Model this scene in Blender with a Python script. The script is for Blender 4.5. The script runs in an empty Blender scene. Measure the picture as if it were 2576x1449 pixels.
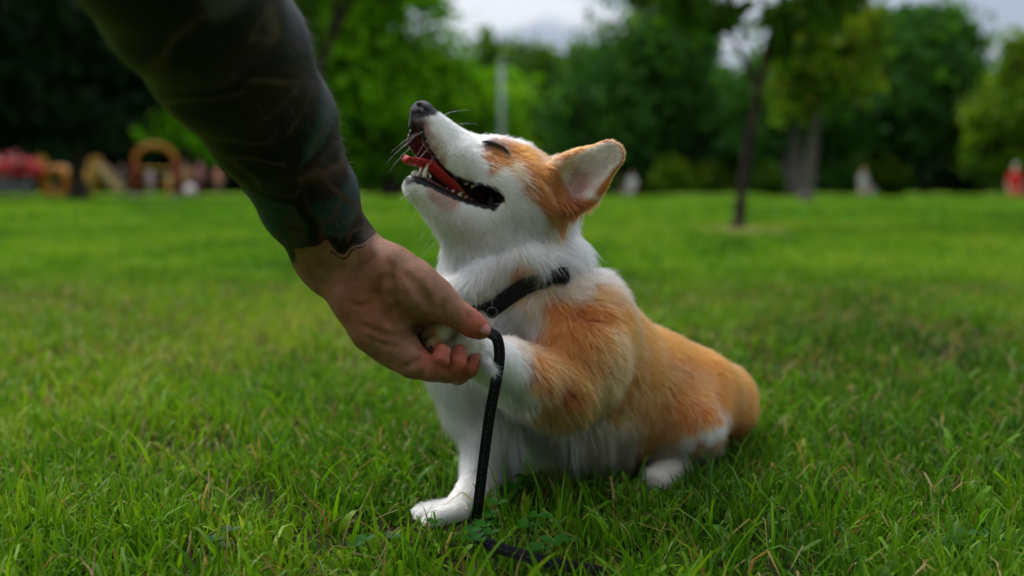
import bpy, math
import numpy as np
from mathutils import Vector
from mathutils.bvhtree import BVHTree

# ------------------------------------------------------------------ camera, sky, sun, exposure
SC = bpy.context.scene
COL = SC.collection
CAM_H = 0.33
FPX = 35.0 / 36.0 * 2576.0           # focal length in units of a 2576 px wide frame
PITCH = math.atan((724.5 - 475.0) / FPX)
cam_data = bpy.data.cameras.new("camera")
cam_data.lens = 35.0
cam_data.sensor_width = 36.0
cam_data.clip_start = 0.02
cam_data.clip_end = 2000.0
cam_data.dof.use_dof = True
cam_data.dof.focus_distance = 0.90
cam_data.dof.aperture_fstop = 2.7
cam = bpy.data.objects.new("camera", cam_data)
cam.location = (0, 0, CAM_H)
cam.rotation_euler = (math.pi / 2 - PITCH, 0, 0)
COL.objects.link(cam)
SC.camera = cam

SUN_EL, SUN_AZ = math.radians(54), math.radians(-48)     # azimuth from +Y (ahead), negative = left
world = bpy.data.worlds.new("World")
SC.world = world
world.use_nodes = True
wt = world.node_tree
wt.nodes.clear()
w_out = wt.nodes.new("ShaderNodeOutputWorld")
w_bg = wt.nodes.new("ShaderNodeBackground")
w_bg.inputs["Strength"].default_value = 0.1
sky = wt.nodes.new("ShaderNodeTexSky")
sky.sky_type = "NISHITA"
sky.sun_disc = False
sky.sun_elevation = SUN_EL
sky.sun_rotation = SUN_AZ
tc = wt.nodes.new("ShaderNodeTexCoord")
cn = wt.nodes.new("ShaderNodeTexNoise")
cn.inputs["Scale"].default_value = 6.5
cn.inputs["Detail"].default_value = 5.0
cn.inputs["Roughness"].default_value = 0.5
mp = wt.nodes.new("ShaderNodeMapping")
mp.inputs["Scale"].default_value = (1, 1, 2.4)
cr = wt.nodes.new("ShaderNodeValToRGB")                    # broken overcast: grey undersides, paler gaps
cr.color_ramp.elements[0].position = 0.43
cr.color_ramp.elements[0].color = (0.46, 0.51, 0.62, 1)
cr.color_ramp.elements[1].position = 0.58
cr.color_ramp.elements[1].color = (0.90, 0.92, 0.97, 1)
sc_ = wt.nodes.new("ShaderNodeVectorMath")
sc_.operation = "SCALE"
sc_.inputs["Scale"].default_value = 1.0
# overcast dome: brighter towards the zenith, as under an even cloud layer (1 + 2 sin h)
sx = wt.nodes.new("ShaderNodeSeparateXYZ")
mr_ = wt.nodes.new("ShaderNodeMapRange")
mr_.inputs["From Min"].default_value = 0.0
mr_.inputs["From Max"].default_value = 1.0
mr_.inputs["To Min"].default_value = 3.1
mr_.inputs["To Max"].default_value = 13.0
wt.links.new(tc.outputs["Generated"], sx.inputs[0])
wt.links.new(sx.outputs["Z"], mr_.inputs["Value"])
wt.links.new(mr_.outputs[0], sc_.inputs["Scale"])
wm = wt.nodes.new("ShaderNodeMix")
wm.data_type = "RGBA"
wm.inputs["Factor"].default_value = 0.88
wt.links.new(tc.outputs["Generated"], mp.inputs["Vector"])
wt.links.new(mp.outputs["Vector"], cn.inputs["Vector"])
wt.links.new(cn.outputs["Fac"], cr.inputs["Fac"])
wt.links.new(cr.outputs["Color"], sc_.inputs[0])
wt.links.new(sky.outputs["Color"], wm.inputs["A"])
wt.links.new(sc_.outputs["Vector"], wm.inputs["B"])
wt.links.new(wm.outputs["Result"], w_bg.inputs["Color"])
wt.links.new(w_bg.outputs["Background"], w_out.inputs["Surface"])

sun_data = bpy.data.lights.new("sun", "SUN")
sun_data.energy = 1.5
sun_data.angle = math.radians(24)
sun_data.color = (1.0, 0.96, 0.9)
sun = bpy.data.objects.new("sun", sun_data)
sdir = Vector((math.sin(SUN_AZ) * math.cos(SUN_EL), math.cos(SUN_AZ) * math.cos(SUN_EL), math.sin(SUN_EL)))
sun.rotation_euler = sdir.to_track_quat("Z", "Y").to_euler()
COL.objects.link(sun)

SC.view_settings.view_transform = "Standard"
SC.view_settings.look = "None"
SC.view_settings.exposure = 0.97
SC.view_settings.gamma = 1.0
SC.view_settings.use_curve_mapping = False
SC.render.engine = "CYCLES"
SC.cycles.use_denoising = True
try:
    SC.cycles.denoiser = "OPENIMAGEDENOISE"
except Exception:
    pass
SC.cycles.max_bounces = 8
SC.cycles.diffuse_bounces = 3
SC.cycles.transmission_bounces = 4
SC.cycles.transparent_max_bounces = 6
SC.cycles.caustics_reflective = False
SC.cycles.caustics_refractive = False
SC.cycles.sample_clamp_indirect = 6.0

# ------------------------------------------------------------------ helpers
rng = np.random.default_rng(11)
R_ = np.array([1.0, 0, 0])
F_ = np.array([0, math.cos(PITCH), -math.sin(PITCH)])
U_ = np.array([0, math.sin(PITCH), math.cos(PITCH)])
C_ = np.array([0, 0, CAM_H])


def W(px, py, d):
    """World point at distance d along the lens axis, in the frame's 2576 x 1449 layout grid."""
    return C_ + d * (F_ + (px - 1288.0) / FPX * R_ + (724.5 - py) / FPX * U_)


def on_ground(px, py, z=0.0):
    v = F_ + (px - 1288.0) / FPX * R_ + (724.5 - py) / FPX * U_
    return C_ + v * ((z - CAM_H) / v[2])


def unit(v):
    v = np.asarray(v, float)
    return v / (np.linalg.norm(v, axis=-1, keepdims=True) + 1e-12)


def tag(o, label=None, cat=None, group=None, kind=None):
    if label: o["label"] = label
    if cat: o["category"] = cat
    if group: o["group"] = group
    if kind: o["kind"] = kind
    return o


def empty(name, loc):
    o = bpy.data.objects.new(name, None)
    o.empty_display_size = 0.05
    o.location = Vector(loc)
    COL.objects.link(o)
    return o


def link(name, me, parent=None):
    """Mesh data is in world space; keep it there whatever the parent's place."""
    o = bpy.data.objects.new(name, me)
    COL.objects.link(o)
    if parent is not None:
        o.parent = parent
        o.location = -world_loc(parent)
    return o


def world_loc(o):
    v = o.location.copy()
    while o.parent is not None:
        o = o.parent
        v += o.location
    return v


def mesh_np(name, verts, faces, material, smooth=True, colors=None, attrs=None):
    """faces: list of (n,k) int arrays, k = 3 or 4."""
    me = bpy.data.meshes.new(name)
    verts = np.ascontiguousarray(verts, dtype=np.float32)
    if not isinstance(faces, (list, tuple)):
        faces = [faces]
    me.vertices.add(len(verts))
    me.vertices.foreach_set("co", verts.ravel())
    loops = np.concatenate([np.asarray(f, dtype=np.int32).ravel() for f in faces])
    tot = np.concatenate([np.full(len(f), f.shape[1], dtype=np.int32) for f in faces])
    start = np.concatenate([[0], np.cumsum(tot)[:-1]]).astype(np.int32)
    me.loops.add(len(loops))
    me.loops.foreach_set("vertex_index", loops)
    me.polygons.add(len(tot))
    me.polygons.foreach_set("loop_start", start)
    me.polygons.foreach_set("loop_total", tot)
    if smooth:
        me.polygons.foreach_set("use_smooth", np.ones(len(tot), dtype=bool))
    me.update(calc_edges=True)
    if colors is not None:
        a = me.attributes.new("col", "FLOAT_COLOR", "POINT")
        c = np.ones((len(verts), 4), dtype=np.float32)
        c[:, :3] = colors
        a.data.foreach_set("color", c.ravel())
    for k, v in (attrs or {}).items():
        v = np.asarray(v, dtype=np.float32)
        if v.ndim == 1:
            me.attributes.new(k, "FLOAT", "POINT").data.foreach_set("value", v)
        else:
            me.attributes.new(k, "FLOAT_VECTOR", "POINT").data.foreach_set("vector", np.ascontiguousarray(v).ravel())
    if material is not None:
        me.materials.append(material)
    return me


def new_mat(name):
    m = bpy.data.materials.new(name)
    m.use_nodes = True
    return m, m.node_tree, m.node_tree.nodes["Principled BSDF"]


def noise_fac(t, scale, detail=4, rough=0.5, coord="Object"):
    c = t.nodes.new("ShaderNodeTexCoord")
    n = t.nodes.new("ShaderNodeTexNoise")
    n.inputs["Scale"].default_value = scale
    n.inputs["Detail"].default_value = detail
    n.inputs["Roughness"].default_value = rough
    t.links.new(c.outputs[coord], n.inputs["Vector"])
    return n


def simple_mat(name, c1, c2=None, scale=30, rough=0.6, bump=0.0, bump_scale=None, metallic=0, spec=0.4):
    """Two colours mixed by noise, with a fine bump."""
    m, t, b = new_mat(name)
    n = noise_fac(t, scale)
    r = t.nodes.new("ShaderNodeValToRGB")
    r.color_ramp.elements[0].position = 0.35
    r.color_ramp.elements[1].position = 0.68
    r.color_ramp.elements[0].color = (*c1, 1)
    r.color_ramp.elements[1].color = (*(c2 or tuple(min(1, x * 1.3) for x in c1)), 1)
    t.links.new(n.outputs["Fac"], r.inputs["Fac"])
    t.links.new(r.outputs["Color"], b.inputs["Base Color"])
    b.inputs["Roughness"].default_value = rough
    b.inputs["Metallic"].default_value = metallic
    b.inputs["Specular IOR Level"].default_value = spec
    if bump:
        n2 = noise_fac(t, bump_scale or scale * 4, 3)
        bp = t.nodes.new("ShaderNodeBump")
        bp.inputs["Strength"].default_value = bump
        bp.inputs["Distance"].default_value = 0.01
        t.links.new(n2.outputs["Fac"], bp.inputs["Height"])
        t.links.new(bp.outputs["Normal"], b.inputs["Normal"])
    return m


def attr_mat(name, rough=0.6, spec=0.3, translucent=0.0, bump=0.0, bump_scale=200):
    """Colour from the mesh's own 'col' attribute."""
    m, t, b = new_mat(name)
    a = t.nodes.new("ShaderNodeAttribute")
    a.attribute_name = "col"
    t.links.new(a.outputs["Color"], b.inputs["Base Color"])
    b.inputs["Roughness"].default_value = rough
    b.inputs["Specular IOR Level"].default_value = spec
    if bump:
        n2 = noise_fac(t, bump_scale, 3)
        bp = t.nodes.new("ShaderNodeBump")
        bp.inputs["Strength"].default_value = bump
        bp.inputs["Distance"].default_value = 0.002
        t.links.new(n2.outputs["Fac"], bp.inputs["Height"])
        t.links.new(bp.outputs["Normal"], b.inputs["Normal"])
    if translucent > 0:
        tr = t.nodes.new("ShaderNodeBsdfTranslucent")
        g = t.nodes.new("ShaderNodeMix")
        g.data_type = "RGBA"
        g.blend_type = "MULTIPLY"
        g.inputs["Factor"].default_value = 1.0
        g.inputs["B"].default_value = (1.25, 1.2, 0.6, 1)
        t.links.new(a.outputs["Color"], g.inputs["A"])
        t.links.new(g.outputs["Result"], tr.inputs["Color"])
        mx = t.nodes.new("ShaderNodeMixShader")
        mx.inputs[0].default_value = translucent
        t.links.new(b.outputs[0], mx.inputs[1])
        t.links.new(tr.outputs[0], mx.inputs[2])
        t.links.new(mx.outputs[0], t.nodes["Material Output"].inputs["Surface"])
    return m


def fbm(p, scale, seed=0, octaves=3):
    """Cheap smooth pseudo-noise in -1..1: sums of rotated sines."""
    r = np.random.default_rng(seed)
    out = np.zeros(len(p))
    amp, tot = 1.0, 0.0
    for o in range(octaves):
        for q in range(4):
            k = unit(r.normal(size=3)) * scale * (1.9 ** o) * r.uniform(0.7, 1.3)
            out += amp * np.sin(p @ k + r.uniform(0, 6.28)) / 2.2
        tot += amp
        amp *= 0.55
    return np.clip(out / tot, -1.4, 1.4)


def sstep(a, b, x):
    t = np.clip((x - a) / (b - a), 0, 1)
    return t * t * (3 - 2 * t)


# ------------------------------------------------------------------ implicit surfaces -> one continuous mesh
class Field:
    FAR = 0.08

    def __init__(s, lo, hi, h):
        s.lo = np.asarray(lo, float)
        s.h = h
        s.n = np.ceil((np.asarray(hi) - s.lo) / h).astype(int) + 1
        s.f = np.full(s.n, s.FAR, dtype=np.float32)

    def _reg(s, lo, hi):
        i0 = np.clip(np.floor((lo - s.lo) / s.h).astype(int), 0, s.n)
        i1 = np.clip(np.ceil((hi - s.lo) / s.h).astype(int) + 1, 0, s.n)
        sl = tuple(slice(a, b) for a, b in zip(i0, i1))
        ax = [(s.lo[k] + s.h * np.arange(i0[k], i1[k])).astype(np.float32) for k in range(3)]
        return sl, ax[0][:, None, None], ax[1][None, :, None], ax[2][None, None, :]

    def _put(s, sl, d, k, mode):
        a = s.f[sl]
        if mode == "add":
            h = np.maximum(k - np.abs(a - d), 0) / k
            s.f[sl] = np.minimum(a, d) - h * h * k * 0.25
        else:
            d = -d
            h = np.maximum(k - np.abs(a - d), 0) / k
            s.f[sl] = np.maximum(a, d) + h * h * k * 0.25

    def cone(s, a, b, ra, rb, k=0.012, flat=None, mode="add"):
        a = np.asarray(a, float); b = np.asarray(b, float)
        pad = k + max(ra, rb) + 3 * s.h
        sl, X, Y, Z = s._reg(np.minimum(a, b) - pad, np.maximum(a, b) + pad)
        ba = b - a
        px, py, pz = X - a[0], Y - a[1], Z - a[2]
        t = np.clip((px * ba[0] + py * ba[1] + pz * ba[2]) / (ba @ ba + 1e-12), 0, 1)
        qx, qy, qz = px - ba[0] * t, py - ba[1] * t, pz - ba[2] * t
        if flat is not None:
            n, fl = flat
            dn = qx * n[0] + qy * n[1] + qz * n[2]
            m = dn * (1 / fl - 1)
            qx, qy, qz = qx + n[0] * m, qy + n[1] * m, qz + n[2] * m
        d = np.sqrt(qx * qx + qy * qy + qz * qz) - (ra + (rb - ra) * t)
        if flat is not None:
            d = d * (fl ** 0.5)
        s._put(sl, d.astype(np.float32), k, mode)

    def chain(s, pts, k=0.012, **kw):
        for (a, ra), (b, rb) in zip(pts[:-1], pts[1:]):
            s.cone(a, b, ra, rb, k, **kw)

    def ell(s, c, rad, axes=None, k=0.012, mode="add"):
        c = np.asarray(c, float)
        axes = np.eye(3) if axes is None else np.asarray(axes)
        pad = k + max(rad) + 3 * s.h
        sl, X, Y, Z = s._reg(c - pad, c + pad)
        X, Y, Z = X - c[0], Y - c[1], Z - c[2]
        k0 = k1 = 0
        for ax, r in zip(axes, rad):
            q = X * ax[0] + Y * ax[1] + Z * ax[2]
            k0 = k0 + (q / r) ** 2
            k1 = k1 + (q / (r * r)) ** 2
        k0 = np.sqrt(k0); k1 = np.sqrt(k1) + 1e-9
        s._put(sl, (k0 * (k0 - 1) / k1).astype(np.float32), k, mode)

    def half_space_cut(s, fn, lo, hi, k):
        """carve by an arbitrary function fn(X,Y,Z) < 0 inside the box lo..hi"""
        sl, X, Y, Z = s._reg(np.asarray(lo), np.asarray(hi))
        s._put(sl, fn(X, Y, Z).astype(np.float32), k, "sub")

    def smooth(s, n=1):
        f = s.f
        for _ in range(n):
            for ax in range(3):
                a = np.swapaxes(f, 0, ax)
                a[1:-1] = 0.5 * a[1:-1] + 0.25 * (a[:-2] + a[2:])

    def mesh(s):
        f = s.f
        ins = f < 0
        c = np.zeros(tuple(s.n - 1), dtype=np.int8)
        for dx in (0, 1):
            for dy in (0, 1):
                for dz in (0, 1):
                    c += ins[dx:s.n[0] - 1 + dx, dy:s.n[1] - 1 + dy, dz:s.n[2] - 1 + dz]
        act = np.argwhere((c > 0) & (c < 8))
        idx = np.full(c.shape, -1, dtype=np.int32)
        idx[act[:, 0], act[:, 1], act[:, 2]] = np.arange(len(act))
        acc = np.zeros((len(act), 3)); cnt = np.zeros(len(act))
        for ax in range(3):
            o1, o2 = [q for q in range(3) if q != ax]
            for u in (0, 1):
                for v in (0, 1):
                    off = np.zeros(3, int); off[o1] = u; off[o2] = v
                    p0 = act + off
                    p1 = p0.copy(); p1[:, ax] += 1
                    f0 = f[p0[:, 0], p0[:, 1], p0[:, 2]]; f1 = f[p1[:, 0], p1[:, 1], p1[:, 2]]
                    m = (f0 < 0) != (f1 < 0)
                    t = np.where(m, f0 / np.where(m, f0 - f1, 1), 0)
                    q = off[None, :].astype(float).repeat(len(act), 0)
                    q[:, ax] += t
                    acc += q * m[:, None]; cnt += m
        verts = s.lo + s.h * (act + acc / np.maximum(cnt, 1)[:, None])
        quads = []
        for ax in range(3):
            o1, o2 = [(1, 2), (2, 0), (0, 1)][ax]
            sh = [slice(None)] * 3; sh2 = [slice(None)] * 3
            sh[ax] = slice(0, -1); sh2[ax] = slice(1, None)
            e = np.argwhere(ins[tuple(sh)] != ins[tuple(sh2)])
            e = e[(e[:, o1] > 0) & (e[:, o2] > 0) & (e[:, o1] < s.n[o1] - 1) & (e[:, o2] < s.n[o2] - 1)]
            if not len(e):
                continue
            q = []
            for u, v in ((1, 1), (0, 1), (0, 0), (1, 0)):
                g = e.copy(); g[:, o1] -= u; g[:, o2] -= v
                q.append(idx[g[:, 0], g[:, 1], g[:, 2]])
            q = np.stack(q, 1)
            flip = ~ins[e[:, 0], e[:, 1], e[:, 2]]
            q[flip] = q[flip][:, ::-1]
            quads.append(q)
        return verts, np.concatenate(quads)


def vnormals(v, q):
    n = np.zeros_like(v)
    fn = np.cross(v[q[:, 2]] - v[q[:, 0]], v[q[:, 3 % q.shape[1]]] - v[q[:, 1]])
    for k in range(q.shape[1]):
        for c in range(3):
            n[:, c] += np.bincount(q[:, k], weights=fn[:, c], minlength=len(v))
    return unit(n)


def relax(v, q, it=2, lam=0.5):
    for _ in range(it):
        s = np.zeros_like(v); c = np.zeros(len(v))
        for k in range(4):
            a, b = q[:, k], q[:, (k + 1) % 4]
            for i, j in ((a, b), (b, a)):
                for d in range(3):
                    s[:, d] += np.bincount(i, weights=v[j, d], minlength=len(v))
                c += np.bincount(i, minlength=len(v))
        v = v + lam * (s / np.maximum(c, 1)[:, None] - v)
    return v


class Caster:
    def __init__(s, v, q):
        s.t = BVHTree.FromPolygons([tuple(x) for x in v], [tuple(int(i) for i in x) for x in q])

    def hit(s, px, py):
        v = unit(W(px, py, 1.0) - C_)
        p, n, i, d = s.t.ray_cast(Vector(C_), Vector(v))
        if p is None:
            p, n, i, d = s.t.find_nearest(Vector(C_ + v * 1.05))
        n = np.array(n)
        if n @ v > 0: n = -n
        return np.array(p), n


def catmull(pts, n, closed=False):
    p = np.asarray(pts, float)
    if closed:
        q = np.vstack([p[-1:], p, p[:2]])
    else:
        q = np.vstack([2 * p[:1] - p[1:2], p, 2 * p[-1:] - p[-2:-1]])
    segs = len(q) - 3
    out = []
    for i in range(segs):
        t = np.linspace(0, 1, n, endpoint=False)[:, None]
        a, b, c, d = q[i:i + 4]
        out.append(0.5 * (2 * b + (c - a) * t + (2 * a - 5 * b + 4 * c - d) * t ** 2 + (3 * b - a - 3 * c + d) * t ** 3))
    out = np.vstack(out)
    if not closed:
        out = np.vstack([out, p[-1:]])
    return out


def tube(path, radii, sides=8, closed=False, cap=True):
    """verts, [quads, tris] of a tapered tube along a path"""
    path = np.asarray(path, float); radii = np.asarray(radii, float)
    n = len(path)
    tg = unit(np.gradient(path, axis=0)) if not closed else unit(np.roll(path, -1, 0) - np.roll(path, 1, 0))
    ref = np.array([0.31, 0.2, 0.93]) if abs(tg[0] @ unit([0.31, 0.2, 0.93])) < 0.9 else np.array([1.0, 0, 0])
    side = []
    s0 = unit(np.cross(tg[0], ref))
    for i in range(n):
        s0 = unit(s0 - tg[i] * (s0 @ tg[i]))
        side.append(s0)
    side = np.array(side); up = np.cross(tg, side)
    a = np.linspace(0, 2 * np.pi, sides, endpoint=False)
    v = path[:, None] + radii[:, None, None] * (np.cos(a)[None, :, None] * side[:, None] + np.sin(a)[None, :, None] * up[:, None])
    v = v.reshape(-1, 3)
    rows = n if closed else n - 1
    i = np.arange(rows)[:, None] * sides; j = np.arange(sides)[None]
    i2 = ((np.arange(rows) + 1) % n)[:, None] * sides
    q = np.stack([i + j, i + (j + 1) % sides, i2 + (j + 1) % sides, i2 + j], -1).reshape(-1, 4)
    fs = [q]
    if cap and not closed:
        v = np.vstack([v, path[:1], path[-1:]])
        jj = np.arange(sides)
        t1 = np.stack([(jj + 1) % sides, jj, np.full(sides, len(v) - 2)], -1)
        b0 = (n - 1) * sides
        t2 = np.stack([b0 + jj, b0 + (jj + 1) % sides, np.full(sides, len(v) - 1)], -1)
        fs.append(np.vstack([t1, t2]))
    return v, fs


def join(parts):
    """join (verts, [faces...]) tuples (optionally with colours) into one"""
    vs, f3, f4, o = [], [], [], 0
    for v, fs in parts:
        vs.append(v)
        for f in (fs if isinstance(fs, (list, tuple)) else [fs]):
            (f3 if f.shape[1] == 3 else f4).append(f + o)
        o += len(v)
    out = []
    if f4: out.append(np.vstack(f4))
    if f3: out.append(np.vstack(f3))
    return np.vstack(vs), out


def ribbon(path, width_dir, width, thick):
    """closed strap: rounded-box section swept along a path"""
    path = np.asarray(path, float)
    tg = unit(np.gradient(path, axis=0))
    w = np.asarray(width_dir, float)
    w = unit(w - tg * np.sum(w * tg, 1, keepdims=True))
    nn = np.cross(tg, w)
    sec = np.array([(-.5, -.32), (-.44, -.5), (.44, -.5), (.5, -.32), (.5, .32), (.44, .5), (-.44, .5), (-.5, .32)])
    v = path[:, None] + w[:, None] * (sec[None, :, :1] * width) + nn[:, None] * (sec[None, :, 1:] * thick)
    m = len(sec); n = len(path)
    i = np.arange(n - 1)[:, None] * m; j = np.arange(m)[None]
    q = np.stack([i + j, i + (j + 1) % m, i + m + (j + 1) % m, i + m + j], -1).reshape(-1, 4)
    c0 = np.array([[0, 1, 2, 3], [0, 3, 4, 7], [4, 5, 6, 7]])[:, ::-1]
    c1 = c0[:, ::-1] + (n - 1) * m
    return v.reshape(-1, 3), [np.vstack([q, c0, c1])]


def box(c, size, axes=None):
    axes = np.eye(3) if axes is None else np.asarray(axes)
    s = np.array([(x, y, z) for x in (-.5, .5) for y in (-.5, .5) for z in (-.5, .5)])
    v = np.asarray(c) + (s * np.asarray(size)) @ axes
    q = np.array([[0, 1, 3, 2], [4, 6, 7, 5], [0, 4, 5, 1], [2, 3, 7, 6], [0, 2, 6, 4], [1, 5, 7, 3]])
    return v, [q]


def ellipsoid(c, rad, axes=None, nu=14, nv=8):
    axes = np.eye(3) if axes is None else np.asarray(axes)
    th = np.linspace(0, np.pi, nv + 1)[1:-1]
    ph = np.linspace(0, 2 * np.pi, nu, endpoint=False)
    g = np.stack([np.outer(np.sin(th), np.cos(ph)), np.outer(np.sin(th), np.sin(ph)), np.outer(np.cos(th), np.ones(nu))], -1).reshape(-1, 3)
    g = np.vstack([g, [[0, 0, 1], [0, 0, -1]]])
    v = np.asarray(c) + (g * np.asarray(rad)) @ axes
    i = np.arange(nv - 2)[:, None] * nu; j = np.arange(nu)[None]
    q = np.stack([i + j, i + nu + j, i + nu + (j + 1) % nu, i + (j + 1) % nu], -1).reshape(-1, 4)
    jj = np.arange(nu); top = len(g) - 2; b0 = (nv - 2) * nu
    t = np.vstack([np.stack([jj, (jj + 1) % nu, np.full(nu, top)], -1), np.stack([b0 + (jj + 1) % nu, b0 + jj, np.full(nu, top + 1)], -1)])
    return v, [q, t]


def hair(name, pts, radii, colors, material, parent):
    """pts (n,k,3) strands, radii (k,) or (n,k), colors (n,3) -> one Curves object"""
    n, k, _ = pts.shape
    cu = bpy.data.hair_curves.new(name)
    cu.add_curves([k] * n)
    cu.position_data.foreach_set("vector", np.ascontiguousarray(pts, dtype=np.float32).ravel())
    rr = np.broadcast_to(radii, (n, k)).astype(np.float32)
    ra = cu.attributes.get("radius") or cu.attributes.new("radius", "FLOAT", "POINT")
    ra.data.foreach_set("value", np.ascontiguousarray(rr).ravel())
    ca = cu.attributes.new("col", "FLOAT_COLOR", "CURVE")
    c = np.ones((n, 4), dtype=np.float32); c[:, :3] = colors
    ca.data.foreach_set("color", c.ravel())
    cu.materials.append(material)
    o = bpy.data.objects.new(name, cu)
    COL.objects.link(o)
    if parent is not None:
        o.parent = parent
        o.location = -parent.location
    return o
# ------------------------------------------------------------------ ground
m_gr, gt, gb = new_mat("lawn")
n1 = noise_fac(gt, .35, 5, .6); n2 = noise_fac(gt, 6, 5, .6)
def ramp(t, node, stops):
    r = t.nodes.new("ShaderNodeValToRGB")
    while len(r.color_ramp.elements) < len(stops): r.color_ramp.elements.new(.5)
    for e, (p, c) in zip(r.color_ramp.elements, stops):
        e.position = p; e.color = (*c, 1)
    t.links.new(node.outputs["Fac"], r.inputs["Fac"])
    return r
r1 = ramp(gt, n1, [(.30, (.060, .160, .005)), (.5, (.105, .225, .008)), (.72, (.180, .270, .028))])
r2 = ramp(gt, n2, [(.35, (.6, .62, .5)), (.65, (1.25, 1.2, 1.15))])
mx = gt.nodes.new("ShaderNodeMix"); mx.data_type = "RGBA"; mx.blend_type = "MULTIPLY"; mx.inputs["Factor"].default_value = 1
gt.links.new(r1.outputs["Color"], mx.inputs["A"]); gt.links.new(r2.outputs["Color"], mx.inputs["B"])
gt.links.new(mx.outputs["Result"], gb.inputs["Base Color"])
gb.inputs["Roughness"].default_value = .9
gb.inputs["Specular IOR Level"].default_value = .1
bpn = gt.nodes.new("ShaderNodeBump"); bpn.inputs["Strength"].default_value = .6; bpn.inputs["Distance"].default_value = .03
n3_ = noise_fac(gt, 40, 4)
gt.links.new(n3_.outputs["Fac"], bpn.inputs["Height"]); gt.links.new(bpn.outputs["Normal"], gb.inputs["Normal"])
g = 260.0
ground = link("ground", mesh_np("ground", [(-g, -40, 0), (g, -40, 0), (g, 420, 0), (-g, 420, 0)], np.array([[0, 1, 2, 3]]), m_gr, smooth=False))
tag(ground, kind="structure")
m_soil = simple_mat("soil", (.016, .018, .006), (.034, .042, .010), 25, .95, .8, 120, spec=.05)  # near soil, coloured dark to put shade into the gaps between blades
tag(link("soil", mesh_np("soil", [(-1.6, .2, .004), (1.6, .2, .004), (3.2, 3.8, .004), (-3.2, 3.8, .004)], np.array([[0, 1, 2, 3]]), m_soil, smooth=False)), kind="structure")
# ------------------------------------------------------------------ the dog: one continuous skin, fur on top
HO = W(1330, 440, 1.04)
HF = unit(-0.79 * R_ + 0.61 * U_ - 0.32 * F_)
HU = 0.61 * R_ + 0.79 * U_ + 0.10 * F_
HU = unit(HU - HF * (HU @ HF))
HL = unit(np.cross(HU, HF))           # towards the viewer: the dog's left side


def H(a, l, b):
    return HO + a * HF + l * HL + b * HU


def head_coords(p):
    d = p - HO
    return d @ HF, d @ HL, d @ HU


# open mouth: between an upper and a lower lip line, in (a, b); open on the near side, closed by the far cheek
_up = catmull([(.0165, -.0500), (.0195, -.0455), (.0240, -.0432), (.0300, -.0428), (.0373, -.0449), (.0580, -.0524), (.0710, -.0550), (.0850, -.0532), (.1076, -.0462), (.1187, -.0385), (.150, -.030)], 8)
_lo = catmull([(.0165, -.0500), (.0195, -.0535), (.0282, -.0575), (.0483, -.0650), (.0653, -.0678), (.0781, -.0690), (.0922, -.0708), (.1031, -.0745), (.150, -.082)], 8)
FAR_LIP = -.0105


def lips(a, b):
    return (b - np.interp(a, _up[:, 0], _up[:, 1])) * .92, (np.interp(a, _lo[:, 0], _lo[:, 1]) - b) * .95


def wedge_ab(a, b, l=0.0):
    du, dl = lips(a, b)
    far = np.where((a > .080) & (b < -.0585 + .25 * (a - .10)), -1.0, FAR_LIP - l)
    return np.maximum(np.maximum(du, dl), np.maximum(.0165 - a, far))


def wedge_xyz(X, Y, Z):
    dx, dy, dz = X - HO[0], Y - HO[1], Z - HO[2]
    a = dx * HF[0] + dy * HF[1] + dz * HF[2]
    b = dx * HU[0] + dy * HU[1] + dz * HU[2]
    l = dx * HL[0] + dy * HL[1] + dz * HL[2]
    return wedge_ab(a, b, l)


haxes = np.array([HF, HL, HU])
D = Field((-0.17, 0.80, -0.02), (0.40, 1.42, 0.58), 0.0022)
# torso
D.chain([(W(1345, 860, 1.085), .072), (W(1470, 915, 1.11), .071), (W(1640, 985, 1.18), .064), (W(1770, 1018, 1.24), .050)], k=.03)
D.cone(W(1420, 800, 1.10), W(1480, 850, 1.12), .042, .044, k=.03)
D.cone(W(1415, 1003, 1.09), W(1640, 1070, 1.16), .050, .048, k=.03)      # belly
# neck and chest
D.chain([(W(1325, 520, 1.05), .044), (W(1290, 650, 1.06), .053), (W(1285, 780, 1.07), .072)], k=.03)
D.cone(W(1210, 640, 1.045), W(1195, 860, 1.05), .027, .046, k=.03)      # front of the neck
D.cone(W(1205, 880, 1.055), W(1220, 1000, 1.065), .050, .044, k=.03)
D.cone(W(1370, 640, 1.075), W(1400, 760, 1.085), .030, .036, k=.03)      # nape
D.chain([(W(1165, 735, 1.02), .014), (W(1230, 705, 1.004), .019), (W(1320, 662, 1.006), .021), (W(1420, 640, 1.04), .020)], k=.016)      # ruff
D.chain([(W(1330, 775, 1.01), .020), (W(1400, 745, 1.025), .022), (W(1490, 750, 1.065), .022)], k=.014)       # fold below the collar
# haunch and hind leg
D.chain([(W(1760, 995, 1.190), .050), (W(1728, 1068, 1.135), .042)], k=.022)
D.chain([(W(1735, 1085, 1.155), .030), (W(1782, 1116, 1.165), .0155), (W(1705, 1168, 1.125), .0150), (W(1645, 1213, 1.092), .0155)], k=.012)
D.ell(W(1822, 1015, 1.245), (.036, .038, .042), k=.035)
# far hind leg, mostly hidden
D.chain([(W(1700, 1060, 1.28), .04), (W(1600, 1130, 1.24), .022), (W(1540, 1150, 1.23), .018)], k=.015)
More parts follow.
